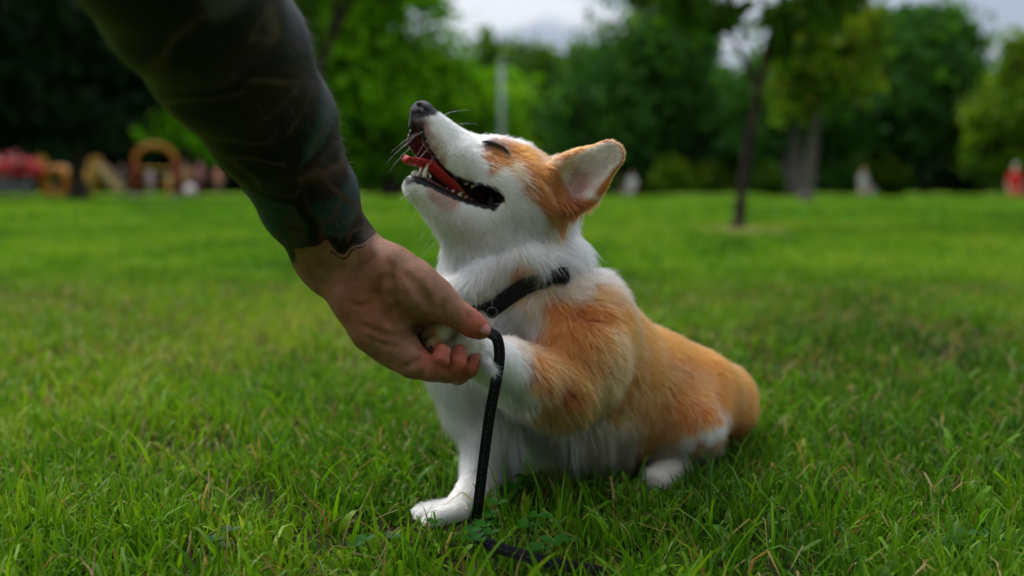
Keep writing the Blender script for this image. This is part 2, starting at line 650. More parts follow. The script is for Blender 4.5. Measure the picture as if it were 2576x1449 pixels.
# planted foreleg
D.chain([(W(1258, 985, 1.065), .042), (W(1232, 1090, 1.05), .026), (W(1215, 1170, 1.04), .0175), (W(1192, 1252, 1.02), .0165),
         (W(1155, 1288, 1.005), .0165)], k=.015)
for (ax_, ay_, ad_), (bx_, by_, bd_) in (((1150, 1290, .985), (1085, 1312, .968)), ((1145, 1285, 1.0), (1064, 1302, .985)),
                                        ((1145, 1283, 1.015), (1056, 1294, 1.0)), ((1150, 1283, 1.03), (1064, 1288, 1.018))):
    D.cone(W(ax_, ay_, ad_), W(bx_, by_, bd_), .011, .0088, k=.006)
# near shoulder and raised foreleg
D.chain([(W(1465, 830, 1.055), .056), (W(1440, 900, 1.02), .052), (W(1400, 975, .985), .037)], k=.022)
D.chain([(W(1408, 978, .985), .034), (W(1330, 955, .95), .0275), (W(1262, 915, .918), .0205), (W(1212, 893, .897), .0165),
         (W(1165, 866, .887), .0165), (W(1120, 848, .88), .0165)], k=.012)
for (bx_, by_, bd_) in ((1090, 868, .867), (1079, 849, .871), (1085, 829, .879), (1106, 816, .890)):
    D.cone(W(1148, 853, .885), W(bx_, by_, bd_), .0095, .0076, k=.0022)
D.ell(W(1122, 834, .872), (.0125, .010, .0095), k=.0022)
D.ell(W(1163, 869, .874), (.0130, .010, .0105), k=.0022)
# skull, cheeks, muzzle
D.ell(H(-.006, 0, -.017), (.058, .049, .040), haxes, k=.02)
for s_ in (1, -1):
    D.ell(H(.000, s_ * .030, -.034), (.040, .024, .032), haxes, k=.02)
    D.ell(H(.044, s_ * .018, -.004), (.018, .013, .013), haxes, k=.012)       # brow
    D.cone(H(.035, s_ * .022, -.030), H(.070, s_ * .013, -.030), .022, .016, k=.014)   # cheek bone to muzzle
    D.cone(H(.062, s_ * .012, -.0435), H(.114, s_ * .0075, -.0340), .0145, .0115, k=.008)   # upper lips
    D.cone(H(-.012, s_ * .026, -.064), H(.040, s_ * .016, -.0755), .021, .0150, k=.012)
    D.cone(H(.040, s_ * .015, -.0765), H(.0885, s_ * .0062, -.0830), .0140, .0108, k=.008)
D.cone(H(.020, 0, -.017), H(.066, 0, -.026), .034, .0170, k=.014)
D.cone(H(.062, 0, -.0235), H(.121, 0, -.0235), .0170, .0145, k=.010)
D.cone(H(.028, -.0165, -.056), H(.092, -.0105, -.056), .017, .013, k=.008, flat=(HL, .28))      # far cheek behind the open mouth
D.cone(H(.085, -.0125, -.047), H(.114, -.0100, -.046), .013, .0115, k=.006, flat=(HL, .40))      # far upper lip
D.ell(H(.020, 0, -.088), (.045, .026, .018), haxes, k=.02)
D.ell(H(.058, 0, -.0855), (.036, .0165, .0115), haxes, k=.010)
D.cone(H(.0, 0, -.075), W(1235, 640, 1.045), .030, .034, k=.025)          # throat
# ears
def ear(e0, e1, nn):
    ax = unit(e1 - e0)
    nn = unit(nn - ax * (nn @ ax))
    D.cone(e0, e1, .0285, .0165, k=.006, flat=(nn, .30))
    D.cone(e0 - .25 * (e1 - e0), e0 + .15 * (e1 - e0), .022, .025, k=.014, flat=(nn, .55))
    D.cone(e0 + nn * .0120 + ax * .003, e1 + nn * .0070 - ax * .0005, .0264, .0147, k=.0035, flat=(nn, .42), mode="sub")
ear(W(1436, 464, 1.000), W(1531, 392, .992), -F_ * .93 - R_ * .30 - U_ * .10)
ear(W(1400, 475, 1.085), W(1440, 420, 1.115), F_ * .9 - R_ * .30)
# mouth
D.half_space_cut(wedge_xyz, H(.07, 0, -.06) - .13, H(.07, 0, -.06) + .13, .003)
D.ell(H(.030, .002, -.055), (.030, .0135, .013), haxes, k=.004, mode="sub")
D.ell(H(.078, 0, -.074), (.024, .0085, .008), haxes, k=.003, mode="sub")
D.ell(H(.080, 0, -.042), (.036, .0095, .008), haxes, k=.003, mode="sub")
dv, dq = D.mesh()
# keep the largest island only
def largest(v, q):
    lab = np.arange(len(v))
    while True:
        m = np.minimum.reduce([lab[q[:, k]] for k in range(4)])
        new = lab.copy()
        for k in range(4):
            np.minimum.at(new, q[:, k], m)
        new = new[new]
        if (new == lab).all(): break
        lab = new
    big = np.bincount(lab).argmax()
    keep = lab == big
    mp_ = np.cumsum(keep) - 1
    return v[keep], mp_[q[keep[q[:, 0]]]]
dv, dq = largest(dv, dq)
dv = relax(dv, dq, 2)
dn = vnormals(dv, dq)
dcast = Caster(dv, dq)

# --- coat: colour, length and lie of the hair from marks placed on the skin
CW = (.85, .83, .79); CC = (.66, .44, .25); CO = (.43, .096, .010); CD = (.25, .048, .006); CL = (.49, .142, .027); CS = (.54, .210, .060); CI = (.74, .64, .56)
CG = (.66, .62, .54); CK = (.012, .011, .012); CP = (.42, .22, .20); CB = (.17, .09, .05); CE = (.48, .30, .24); CT = (.44, .145, .036)
SEEDS = [  # x, y, colour, hair length mm
    # muzzle
    (1060, 315, CK, 1.5), (1075, 325, CP, 2), (1068, 345, CP, 2), (1085, 355, CG, 2.5), (1100, 290, CW, 2.5), (1125, 320, CW, 3.1), (1160, 355, CW, 3.7), (1190, 390, CW, 5.0),
    (1110, 375, CG, 3.1), (1140, 410, CW, 3.7), (1090, 330, CW, 2.5), (1180, 430, CW, 5.0), (1205, 450, CW, 5.6), (1150, 380, CW, 3.7), (1040, 345, CW, 3), (1110, 400, CE, 3), (1085, 338, CP, 2), (1078, 360, CP, 2), (1092, 368, CE, 2.5),
    # forehead and eye
    (1205, 352, CW, 6), (1225, 343, CG, 7), (1265, 342, CW, 10), (1290, 350, CW, 10), (1222, 365, CB, 4), (1240, 378, CT, 5), (1255, 395, CL, 6),
    (1225, 395, CL, 6), (1270, 405, CL, 7), (1290, 420, CC, 9), (1235, 420, CT, 7), (1260, 440, CW, 9), (1215, 415, CW, 8), (1300, 370, CO, 9), (1320, 390, CO, 10),
    (1350, 380, CO, 8), (1380, 392, CO, 8), (1330, 420, CO, 11), (1370, 430, CO, 13), (1398, 440, CO, 9), (1390, 480, CO, 15), (1345, 450, CO, 13), (1415, 500, CD, 16),
    (1425, 540, CD, 17), (1410, 570, CO, 18), (1440, 520, CD, 14), (1310, 445, CC, 11), (1325, 480, CT, 13), (1350, 500, CO, 14), (1375, 520, CO, 15),
    # cheek and jaw
    (1290, 470, CW, 12), (1310, 510, CW, 14), (1340, 540, CW, 16), (1365, 570, CW, 18), (1270, 500, CW, 11), (1260, 530, CW, 12), (1300, 560, CW, 16), (1220, 540, CW, 9),
    (1180, 530, CW, 7), (1130, 505, CE, 4), (1090, 495, CE, 4), (1060, 500, CW, 5), (1040, 490, CW, 5), (1030, 475, CW, 4), (1080, 530, CW, 7), (1120, 560, CG, 9), (1160, 560, CG, 10), (1030, 455, CK, 1.5),
    (1390, 590, CC, 20), (1430, 590, CW, 22),
    # ear
    (1530, 362, CL, 3.2), (1568, 378, CS, 2.5), (1566, 412, CL, 2.5), (1550, 385, CI, 3), (1548, 415, CI, 3), (1530, 445, CI, 3), (1540, 450, CT, 3.2), (1510, 490, CT, 3.2), (1480, 515, CO, 8), (1450, 525, CD, 10), (1420, 388, CL, 3.2), (1480, 362, CS, 3.2), (1455, 392, CC, 5), (1490, 380, CI, 5), (1460, 412, CI, 6),
    (1500, 395, CI, 7), (1530, 400, CI, 6), (1490, 430, CI, 7), (1510, 440, CI, 6), (1470, 450, CP, 3), (1460, 475, CP, 3), (1480, 490, CI, 7), (1435, 402, CC, 6), (1398, 470, CO, 12), (1425, 440, CI, 6), (1440, 440, CP, 3), (1425, 420, CC, 8), (1418, 502, CO, 10),
    # neck
    (1150, 640, CW, 22), (1200, 680, CW, 16), (1260, 620, CW, 22), (1340, 650, CG, 16), (1350, 640, CW, 26), (1400, 640, CW, 28), (1450, 640, CW, 28), (1250, 715, CG, 9), (1380, 672, CC, 14),
    (1180, 740, CW, 9), (1450, 690, CC, 22), (1310, 690, CL, 8), (1330, 680, CC, 9), (1290, 660, CG, 14), (1215, 735, CW, 8), (1120, 700, CW, 24),
    # shoulder; deep orange marks paint shade into the fold below the collar
    (1280, 780, CW, 17.6), (1320, 750, CC, 17.6), (1380, 730, CC, 17.6), (1440, 725, CC, 16.0), (1490, 735, CL, 16.0), (1400, 765, CL, 16.0), (1460, 775, CD, 12.8), (1510, 785, CD, 12.8), (1400, 772, CO, 12.8), (1350, 790, CC, 16.0),
    (1320, 820, CW, 14.4), (1400, 820, CL, 14.4), (1450, 840, CL, 14.4), (1290, 840, CW, 11.2), (1320, 860, CL, 9.6), (1350, 870, CO, 10.4), (1390, 880, CL, 12.0), (1440, 900, CL, 12.8), (1370, 920, CL, 11.2),
    (1400, 960, CT, 12.8), (1430, 985, CD, 14.4), (1450, 960, CL, 14.4), (1360, 970, CL, 12.0), (1370, 1010, CT, 12.8), (1400, 1030, CT, 16.0), (1490, 900, CL, 14.4), (1520, 850, CL, 13.6), (1548, 850, CS, 12.0), (1545, 900, CS, 12.0), (1530, 960, CS, 13.6), (1515, 1010, CS, 16.0), (1480, 1000, CL, 17.6),
    # raised forearm and paw; brown marks paint shade into the toe gaps
    (1300, 900, CW, 11), (1310, 950, CW, 13), (1325, 1000, CW, 18), (1325, 1045, CW, 22), (1270, 890, CW, 9), (1250, 930, CW, 11), (1280, 980, CW, 16), (1225, 910, CW, 8), (1200, 880, CG, 4), (1163, 866, CG, 2.5), (1120, 828, CG, 2.2), (1142, 850, CB, 1.2), (1130, 862, CB, 1.2), (1186, 862, CG, 3),
    (1120, 845, CG, 2.6), (1100, 836, CC, 2.2), (1085, 850, CB, 1.5), (1098, 860, CC, 2), (1092, 842, CT, 1.8), (1135, 870, CG, 3), (1110, 872, CT, 2), (1112, 826, CC, 2), (1290, 1030, CW, 18), (1345, 915, CL, 12), (1345, 970, CL, 14), (1350, 1030, CT, 18), (1315, 875, CC, 11),
    # back
    (1570, 810, CO, 10.8), (1620, 830, CO, 10.1), (1680, 860, CO, 9.4), (1740, 890, CO, 9.4), (1800, 920, CO, 8.6), (1850, 955, CO, 7.9), (1885, 1000, CO, 7.9), (1590, 900, CL, 10.1), (1590, 950, CL, 13.0),
    (1600, 880, CL, 11.5), (1650, 930, CO, 11.5), (1700, 980, CL, 10.8), (1760, 980, CL, 10.1), (1820, 1000, CO, 8.6), (1660, 1020, CL, 13.0), (1610, 1010, CL, 14.4), (1540, 1020, CL, 17.3), (1720, 1040, CL, 10.8),
    (1780, 1040, CO, 9.4), (1850, 1040, CD, 7.9), (1500, 1050, CC, 20.2), (1570, 1080, CC, 21.6), (1640, 1080, CL, 17.3), (1620, 1120, CL, 20.2),
    # belly and chest
    (1450, 1090, CC, 42), (1400, 1080, CC, 39), (1500, 1110, CC, 44), (1560, 1120, CC, 44), (1350, 1110, CW, 42), (1300, 1080, CW, 39), (1420, 1130, CG, 44), (1250, 1040, CW, 26), (1160, 980, CW, 24), (1140, 1020, CW, 24),
    (1200, 1010, CW, 24), (1330, 1140, CG, 39),
    # planted foreleg
    (1180, 1080, CW, 12), (1200, 1150, CW, 8), (1240, 1120, CW, 12), (1180, 1220, CW, 6), (1170, 1270, CW, 5), (1100, 1295, CW, 4), (1060, 1300, CW, 4), (1260, 1160, CG, 12),
    # hind leg
    (1735, 1115, CW, 12), (1780, 1094, CW, 8), (1806, 1083, CW, 7), (1700, 1085, CL, 15), (1740, 1075, CL, 12), (1775, 1062, CL, 10), (1805, 1058, CO, 9), (1690, 1130, CC, 16), (1800, 1112, CT, 6), (1835, 1100, CD, 7), (1700, 1160, CG, 6), (1660, 1190, CG, 5), (1640, 1210, CG, 4), (1760, 1120, CT, 6),
]
FLOW = [  # x, y, towards dx, dy
    (1110, 300, 90, 60), (1150, 350, 80, 60), (1190, 400, 80, 50), (1110, 380, 60, 60), (1170, 430, 70, 50), (1260, 345, 90, 10), (1310, 380, 80, 35), (1370, 400, 70, 40), (1400, 470, 50, 70),
    (1420, 550, 10, 80), (1250, 420, 80, 50), (1300, 480, 70, 60), (1330, 540, 60, 60), (1260, 540, 40, 60), (1200, 550, 30, 60), (1100, 510, 60, 55), (1050, 490, 40, 60), (1380, 580, 40, 60),
    (1500, 400, 60, -45), (1540, 380, 60, -45), (1490, 470, 60, -60), (1530, 460, 40, -60), (1440, 410, 70, -20),
    (1150, 650, -20, 80), (1250, 650, 10, 80), (1330, 640, 30, 60), (1420, 630, 50, 50), (1200, 740, 0, 80), (1300, 690, -20, 50), (1450, 690, 30, 60),
    (1300, 790, -40, 50), (1350, 750, -30, 40), (1400, 740, 20, 30), (1480, 750, 70, 40), (1380, 820, -10, 60), (1450, 830, 20, 70), (1520, 820, 60, 60), (1340, 880, -10, 60), (1400, 920, 10, 70),
    (1420, 990, 40, 60), (1470, 950, 30, 70), (1380, 1030, 10, 70), (1310, 950, 20, 70), (1320, 1040, 15, 70), (1260, 920, 10, 60), (1225, 905, 30, 40), (1270, 1000, 10, 70), (1180, 866, -70, -10), (1110, 845, -60, -10),
    (1580, 830, 80, 45), (1700, 890, 80, 50), (1820, 950, 70, 60), (1600, 950, 40, 70), (1700, 980, 40, 70), (1800, 1010, 40, 70), (1870, 1020, 10, 70), (1550, 1060, 20, 80), (1640, 1080, 20, 80),
    (1450, 1110, 0, 80), (1350, 1120, -5, 80), (1560, 1130, 10, 80), (1250, 1050, 0, 80), (1150, 1010, 10, 80), (1200, 1130, 0, 80), (1170, 1240, -20, 60), (1090, 1297, -60, 15),
    (1730, 1090, -10, 60), (1790, 1100, 0, 60), (1680, 1180, -50, 40),
]
s_pos = np.array([dcast.hit(x, y)[0] for x, y, *_ in SEEDS])
s_col = np.array([c for _, _, c, _ in SEEDS])
s_len = np.array([l for *_, l in SEEDS]) * .001
f_pos, f_dir = [], []
for x, y, dx, dy in FLOW:
    p, n = dcast.hit(x, y)
    v = dx * R_ - dy * U_
    v = v - n * (v @ n)
    f_pos.append(p); f_dir.append(unit(v))
f_pos = np.array(f_pos); f_dir = np.array(f_dir)


def idw(p, pos, val, power, eps=1e-5):
    out = np.zeros((len(p), val.shape[1]))
    for i in range(0, len(p), 40000):
        d2 = ((p[i:i + 40000, None] - pos[None]) ** 2).sum(-1) + eps
        w = d2 ** (-power / 2)
        out[i:i + 40000] = (w @ val) / w.sum(1, keepdims=True)
    return out


def coat(p):
    wob = np.stack([fbm(p, 140, 5, 2), fbm(p, 140, 6, 2), fbm(p, 140, 7, 2)], 1) * .0035
    c = idw(p + wob, s_pos, s_col, 4.6)
    # near ear: pale inside, tan rim and back
    e0, e1 = W(1436, 464, 1.000), W(1531, 392, .992)
    ax = unit(e1 - e0); L = np.linalg.norm(e1 - e0)
    nn = -F_ * .93 - R_ * .30 - U_ * .10
    nn = unit(nn - ax * (nn @ ax)); sd = np.cross(ax, nn)
    d = p + wob * .5 - e0
    t = d @ ax; tc_ = np.clip(t, 0, L)
    ratio = np.hypot(d @ sd, t - tc_) / (.0285 + (.0165 - .0285) * tc_ / L)
    h = d @ nn
    zone = (t > .010) & (ratio < 1.35) & (np.abs(h) < .022)
    w = (sstep(.010, .022, t) * zone)[:, None]
    rim = sstep(.80, .92, ratio)[:, None]
    inside = np.array(CI) * np.array([1, .97, .94]) * (1 - rim) + np.array(CL) * rim
    back_ = (h < -.0015)[:, None]
    deep = np.exp(-(((t - .012) / .016) ** 2 + (((d @ sd) - .002) / .011) ** 2))[:, None]
    inside = inside * (1 - .75 * deep) + np.array(CP) * .75 * deep
    return c * (1 - w) + np.where(back_, np.array(CL), inside) * w


NOSE_C = H(.1270, 0, -.0190)
a_, l_, b_ = head_coords(dv)
wd = wedge_ab(a_, b_, l_)
vcol = coat(dv) * .8
near_head = (np.abs(l_) < .05) & (a_ > .0) & (a_ < .16) & (b_ > -.12)
du_, dl_ = lips(a_, b_)
lowlip = np.interp(a_, [.0, .02, .05, .075, .092, .11], [.0050, .0055, .0060, .0075, .0105, .0085])
lip = near_head & (a_ > .0172) & ((l_ > -.009) | (dn @ HL > .25)) & (((wd < .0028) & (du_ > -.0006)) | ((dl_ > -.004) & (dl_ < lowlip) & (l_ > -.004) & (b_ < -.047)))
inner = near_head & (wd < .0020) & ((np.abs(l_) < .0125 - .05 * np.maximum(a_ - .02, 0)) | ((l_ < FAR_LIP + .003) & (l_ > -.016) & (dn @ HL > .25)))
vcol[lip] = (.008, .006, .006)
vcol[inner] = (.050, .008, .008)
nd = np.linalg.norm(dv - NOSE_C, axis=1)
vcol[nd < .0160] = (.016, .015, .016)

m_skin = attr_mat("dog_skin", rough=.5, spec=.2)
dog = empty("dog", (float(dv[:, 0].mean()), float(dv[:, 1].mean()), 0))
tag(dog, "orange and white corgi sitting with eyes closed and mouth open", "dog")
body = link("body", mesh_np("body", dv, dq, m_skin, colors=vcol), dog)

# --- hair
def scatter(v, q, n, dens):
    t = np.vstack([q[:, [0, 1, 2]], q[:, [0, 2, 3]]])
    ar = np.linalg.norm(np.cross(v[t[:, 1]] - v[t[:, 0]], v[t[:, 2]] - v[t[:, 0]]), axis=1) * dens[t].mean(1)
    cdf = np.cumsum(ar); cdf /= cdf[-1]
    i = np.searchsorted(cdf, rng.random(n))
    r1 = np.sqrt(rng.random(n)); r2 = rng.random(n)
    w = np.stack([1 - r1, r1 * (1 - r2), r1 * r2], 1)
    tri = t[i]
    return (v[tri] * w[..., None]).sum(1), unit((dn[tri] * w[..., None]).sum(1))


vlen = idw(dv, s_pos, s_len[:, None], 5.0)[:, 0]
bare = lip | inner | (nd < .0145) | (dv[:, 2] < .006) | (near_head & (wd < .0010))
view = unit(C_ - dv)
facing = np.sum(dn * view, 1)
dens = np.where(bare, 0, np.clip(.010 / np.maximum(vlen, .002), .45, 2.6)) * np.where(facing < -.45, .35, 1.0)
# face gets denser, finer hair
COLLAR_PX = [(1165, 815), (1200, 792), (1240, 766), (1285, 735), (1330, 712), (1380, 702), (1425, 700)]
collar_pts = []
for x, y in COLLAR_PX:
    p, n = dcast.hit(x, y)
    collar_pts.append(p + n * (.005 if x < 1300 else .003))
NH = 210000
hp, hn = scatter(dv, dq, NH, dens)
hl = idw(hp, s_pos, s_len[:, None], 5.0)[:, 0]
hf = unit(idw(hp, f_pos, f_dir, 4.0))
hf = unit(hf - hn * np.sum(hf * hn, 1, keepdims=True))
hc = coat(hp)
cp = np.array(catmull(collar_pts, 6))
cd = np.sqrt(((hp[:, None] - cp[None]) ** 2).sum(-1).min(1))
hl = np.where((cd < .012) & (hp[:, 0] < W(1330, 700, 1.03)[0]), np.minimum(hl, .006), hl)
# whisker spots on the muzzle
for x, y in ((1106, 351), (1114, 357), (1118, 366), (1125, 375), (1131, 361), (1137, 374), (1143, 366), (1151, 379), (1139, 385), (1131, 389), (1118, 380), (1108, 366), (1148, 392), (1160, 388)):
    p, n = dcast.hit(x, y)
    k = np.linalg.norm(hp - p, axis=1) < .0013
    hc[k] *= .22
# clumps
cell = np.floor((hp + np.stack([fbm(hp, 90, 21), fbm(hp, 90, 22), fbm(hp, 90, 23)], 1) * .004) / np.clip(hl[:, None] * .40, .003, .010)).astype(np.int64)
key = cell[:, 0] * 73856093 ^ cell[:, 1] * 19349663 ^ cell[:, 2] * 83492791
_, inv = np.unique(key, return_inverse=True)
cnt = np.bincount(inv)
cen = np.stack([np.bincount(inv, weights=hp[:, k]) / cnt for k in range(3)], 1)[inv]
crand = rng.normal(size=(len(cnt), 3))[inv]
cshade = rng.normal(size=len(cnt))[inv]
hl = hl * np.clip(1 + rng.normal(size=NH) * .18 + cshade * .10, .4, 1.6)
wav = np.stack([fbm(hp, 60, 31), fbm(hp, 60, 32), fbm(hp, 60, 33)], 1)
rnd = rng.normal(size=(NH, 3))
lift = np.clip(.42 + .10 * rng.normal(size=NH), .15, .8)[:, None]
K = 5
tt = np.linspace(0, 1, K)
P_ = np.zeros((NH, K, 3))
P_[:, 0] = hp - hn * .0008
d0 = unit(hn * (lift + .25) + hf * .75)
d1 = unit(hn * (lift - .12) + hf + wav * .22 + crand * .13 + rnd * .10 - np.array([0, 0, 1.0]) * (.16 + 12 * np.maximum(hl - .018, 0))[:, None])
for k in range(1, K):
    dd = unit(d0 * (1 - tt[k]) + d1 * tt[k])
    P_[:, k] = P_[:, k - 1] + dd * (hl / (K - 1))[:, None]
pull = (tt ** 1.5)[None, :, None] * np.clip(hl * 20, .10, .40)[:, None, None]
tipc = cen + (P_[:, -1] - hp)
P_ += pull * (cen - hp)[:, None] * 1.0
P_[..., 2] = np.maximum(P_[..., 2], .004)
# keep the hair out of the mouth opening
ta, tl, tb = head_coords(P_.reshape(-1, 3))
tw = wedge_ab(ta, tb, tl).reshape(NH, K)
inm = ((tw < .0002) & (np.abs(tl.reshape(NH, K)) < .03) & (ta.reshape(NH, K) < .13) & (ta.reshape(NH, K) > .0)).any(1)
keep = ~inm
hcol = np.clip(hc * (1 + .10 * rng.normal(size=(NH, 1)) + .07 * cshade[:, None]), .004, .9)
rad = np.array([.00017, .00017, .00014, .0001, .00003])
m_fur, ft, fb = new_mat("fur")
ft.nodes.remove(fb)
ph = ft.nodes.new("ShaderNodeBsdfHairPrincipled")
ph.parametrization = "COLOR"
ph.inputs["Roughness"].default_value = .42
ph.inputs["Radial Roughness"].default_value = .55
ph.inputs["Coat"].default_value = 0.0
ph.inputs["IOR"].default_value = 1.42
ph.inputs["Random Roughness"].default_value = .1
fa = ft.nodes.new("ShaderNodeAttribute")
fa.attribute_name = "col"
ft.links.new(fa.outputs["Color"], ph.inputs["Color"])
ft.links.new(ph.outputs[0], ft.nodes["Material Output"].inputs["Surface"])
scale_r = np.clip(hl / .012, .75, 1.25)[:, None]
hair("fur", P_[keep], (rad[None] * scale_r)[keep], hcol[keep], m_fur, dog)

# --- nose, eye line, tongue, teeth, whiskers
N = Field(NOSE_C - .024, NOSE_C + .024, .0006)
N.ell(H(.1270, 0, -.0185), (.0115, .0110, .0105), haxes, k=.003)
N.cone(H(.1320, 0, -.023), H(.1270, 0, -.037), .0065, .0042, k=.006)
for s_ in (1, -1):
    N.ell(H(.1275, s_ * .0070, -.0190), (.0085, .0062, .0078), haxes, k=.003)
    N.cone(H(.1360, s_ * .0070, -.0170), H(.1310, s_ * .0130, -.0185), .0024, .0021, k=.0015, mode="sub")
    N.cone(H(.1310, s_ * .0130, -.0185), H(.1235, s_ * .0142, -.0190), .0021, .0011, k=.0015, mode="sub")
N.cone(H(.141, 0, -.016), H(.134, 0, -.037), .0009, .0009, k=.002, mode="sub")
nv, nq = N.mesh()
m_nose = simple_mat("nose_leather", (.007, .007, .008), (.016, .015, .017), 300, .42, .5, 1500, spec=.3)
link("nose", mesh_np("nose", relax(nv, nq, 1), nq, m_nose), dog)

m_dark = simple_mat("dark_skin", (.012, .009, .008), (.022, .016, .014), 200, .45)
ep = []
for x, y in ((1213, 361), (1223, 359), (1236, 361), (1250, 366), (1264, 373), (1276, 384), (1283, 392)):
    p, n = dcast.hit(x, y)
    ep.append(p + n * .0018)
ep = catmull(ep, 5)
er = .0014 * np.sin(np.linspace(.35, np.pi - .15, len(ep))) + .0004
v, f = tube(ep, er, 8)
tag(link("eyelid", mesh_np("eyelid", v, f, m_dark), dog), "dark line of the closed eye")
ls = []
for k in range(70):      # lashes and the small hairs of the lids
    b0 = ep[rng.integers(2, len(ep) - 2)] + rng.normal(0, .0004, 3)
    dd = unit(.8 * R_ - (.55 + .3 * rng.random()) * U_ - .5 * F_ + rng.normal(0, .25, 3))
    ls.append([b0, b0 + dd * .002, b0 + unit(dd - .3 * U_) * rng.uniform(.0035, .006)])
hair("lashes", np.array(ls), np.array([.00012, .0001, .00003]), np.tile([.05, .03, .02], (70, 1)), m_fur, dog)

m_tongue, tt_, tb_ = new_mat("tongue")
tb_.inputs["Base Color"].default_value = (.60, .035, .042, 1)
tb_.inputs["Roughness"].default_value = .28
tb_.inputs["Subsurface Weight"].default_value = .15
tb_.inputs["Subsurface Radius"].default_value = (.004, .001, .001)
nz = noise_fac(tt_, 900, 2)
bp_ = tt_.nodes.new("ShaderNodeBump"); bp_.inputs["Strength"].default_value = .25; bp_.inputs["Distance"].default_value = .001
tt_.links.new(nz.outputs["Fac"], bp_.inputs["Height"]); tt_.links.new(bp_.outputs["Normal"], tb_.inputs["Normal"])
tp = catmull([H(.022, .002, -.060), H(.040, .002, -.0625), H(.058, .002, -.0590), H(.074, .002, -.0580), H(.089, .002, -.0575), H(.101, .001, -.0625), H(.110, 0, -.0680), H(.1155, 0, -.0688)], 8)
tw_ = np.interp(np.linspace(0, 1, len(tp)), [0, .3, .7, .92, 1], [.006, .0075, .0105, .0095, .0012])
tg = unit(np.gradient(tp, axis=0))
sec = np.linspace(-1, 1, 11)
nrm = unit(np.cross(HL[None], tg)); nrm *= np.sign(np.sum(nrm * HU, 1, keepdims=True))
top = tp[:, None] + HL[None, None] * (sec[None, :, None] * tw_[:, None, None]) + nrm[:, None] * ((.0045 * sec ** 2 - .0012 * np.exp(-(sec / .18) ** 2))[None, :, None])
bot = top - nrm[:, None] * (np.sqrt(np.clip(1.02 - sec ** 2, 0, 1)))[None, :, None] * np.interp(np.linspace(0, 1, len(tp)), [0, .75, 1], [.0032, .0026, .0004])[:, None, None] - nrm[:, None] * .0006
tv = np.vstack([top.reshape(-1, 3), bot.reshape(-1, 3)])
nr, ns = len(tp), len(sec)
ii = np.arange(nr - 1)[:, None] * ns; jj = np.arange(ns - 1)[None]
qt = np.stack([ii + jj, ii + jj + 1, ii + ns + jj + 1, ii + ns + jj], -1).reshape(-1, 4)
qb = qt[:, ::-1] + nr * ns
e1_ = np.arange(nr - 1) * ns
side = [np.stack([e1_, e1_ + ns, e1_ + ns + nr * ns, e1_ + nr * ns], -1), np.stack([e1_ + ns - 1, e1_ + nr * ns + ns - 1, e1_ + ns + nr * ns + ns - 1, e1_ + ns + ns - 1], -1)]
e2_ = (nr - 1) * ns + np.arange(ns - 1)
side.append(np.stack([e2_, e2_ + 1, e2_ + 1 + nr * ns, e2_ + nr * ns], -1))
link("tongue", mesh_np("tongue", tv, np.vstack([qt, qb] + side), m_tongue), dog)

m_tooth = simple_mat("tooth_enamel", (.62, .57, .44), (.72, .68, .58), 200, .25, spec=.5)
m_gum = simple_mat("gum", (.16, .035, .035), (.05, .02, .02), 180, .3, spec=.5)
for s_ in (1, -1):
    gp = catmull([H(.028, s_ * .0140, -.0590), H(.045, s_ * .0130, -.0660), H(.070, s_ * .0100, -.0700), H(.088, s_ * .0068, -.0728), H(.0955, 0, -.0758)], 8)
    v, f = tube(gp, np.full(len(gp), .0030), 8)
    gum = link("gum", mesh_np("gum", v, f, m_gum), dog)


def tooth(base, tip, r, flat=1.0):
    base = np.asarray(base); tip = np.asarray(tip)
    path = catmull([base, base * .5 + tip * .5 + HF * .0006, tip], 4)
    v, f = tube(path, np.array([1, 1.02, .98, .9, .78, .62, .45, .26, .06])[:len(path)] * r, 8)
    link("tooth", mesh_np("tooth", v, f, m_tooth), gum)
for s_ in (1, -1):
    tooth(H(.0880, s_ * .0088, -.0715), H(.0938, s_ * .0118, -.0580), .0024)           # lower canine
    for q_, (a0, l0, b0, hh) in enumerate([(.0970, .0013, -.0765, .0030), (.0960, .0036, -.0757, .0036), (.0935, .0058, -.0748, .0044)]):
        tooth(H(a0, s_ * l0, b0), H(a0 + .0018, s_ * l0 * 1.15, b0 + hh + .0022), .0013 + .0002 * q_)
    for (a0, l0, b0, hh, r0) in [(.063, .0105, -.0690, .0012, .0017), (.0565, .0115, -.0680, .0030, .0021), (.0485, .0125, -.0668, .0062, .0027), (.0425, .0128, -.0655, .0036, .0024), (.0365, .0135, -.0630, .0016, .0019)]:
        tooth(H(a0, s_ * l0, b0), H(a0 - .0008, s_ * l0 * 1.03, b0 + hh + .003), r0)
    for (a0, l0, b0, hh) in [(.050, .0120, -.0480, .0042), (.043, .0130, -.0460, .0052)]:
        tooth(H(a0, s_ * l0, b0), H(a0, s_ * l0, b0 - hh), .0022)

wk = []
for x, y, dx, dy, L in [(1095, 330, -70, 60, .035), (1105, 350, -75, 50, .04), (1110, 365, -60, 70, .035), (1120, 370, 10, 70, .03), (1135, 385, 20, 80, .035), (1150, 390, 25, 80, .035), (1115, 290, 80, -20, .03), (1130, 320, 90, -30, .03),
                        (1090, 320, -80, 30, .04), (1048, 345, -90, 50, .045), (1046, 360, -90, 60, .045), (1050, 335, -90, 30, .035), (1045, 490, -60, 60, .022), (1035, 480, -70, 30, .02), (1060, 505, -40, 70, .03), (1085, 525, -30, 80, .035), (1110, 560, -60, 70, .04), (1100, 545, -60, 60, .035), (1115, 590, -80, 60, .04)]:
    p, n = dcast.hit(x, y)
    v0 = unit(dx * R_ - dy * U_ + n * 45)
    pts = [p]
    for k in range(1, 6):
        pts.append(pts[-1] + unit(v0 - np.array([0, 0, .10 * k])) * L / 5)
    wk.append(pts)
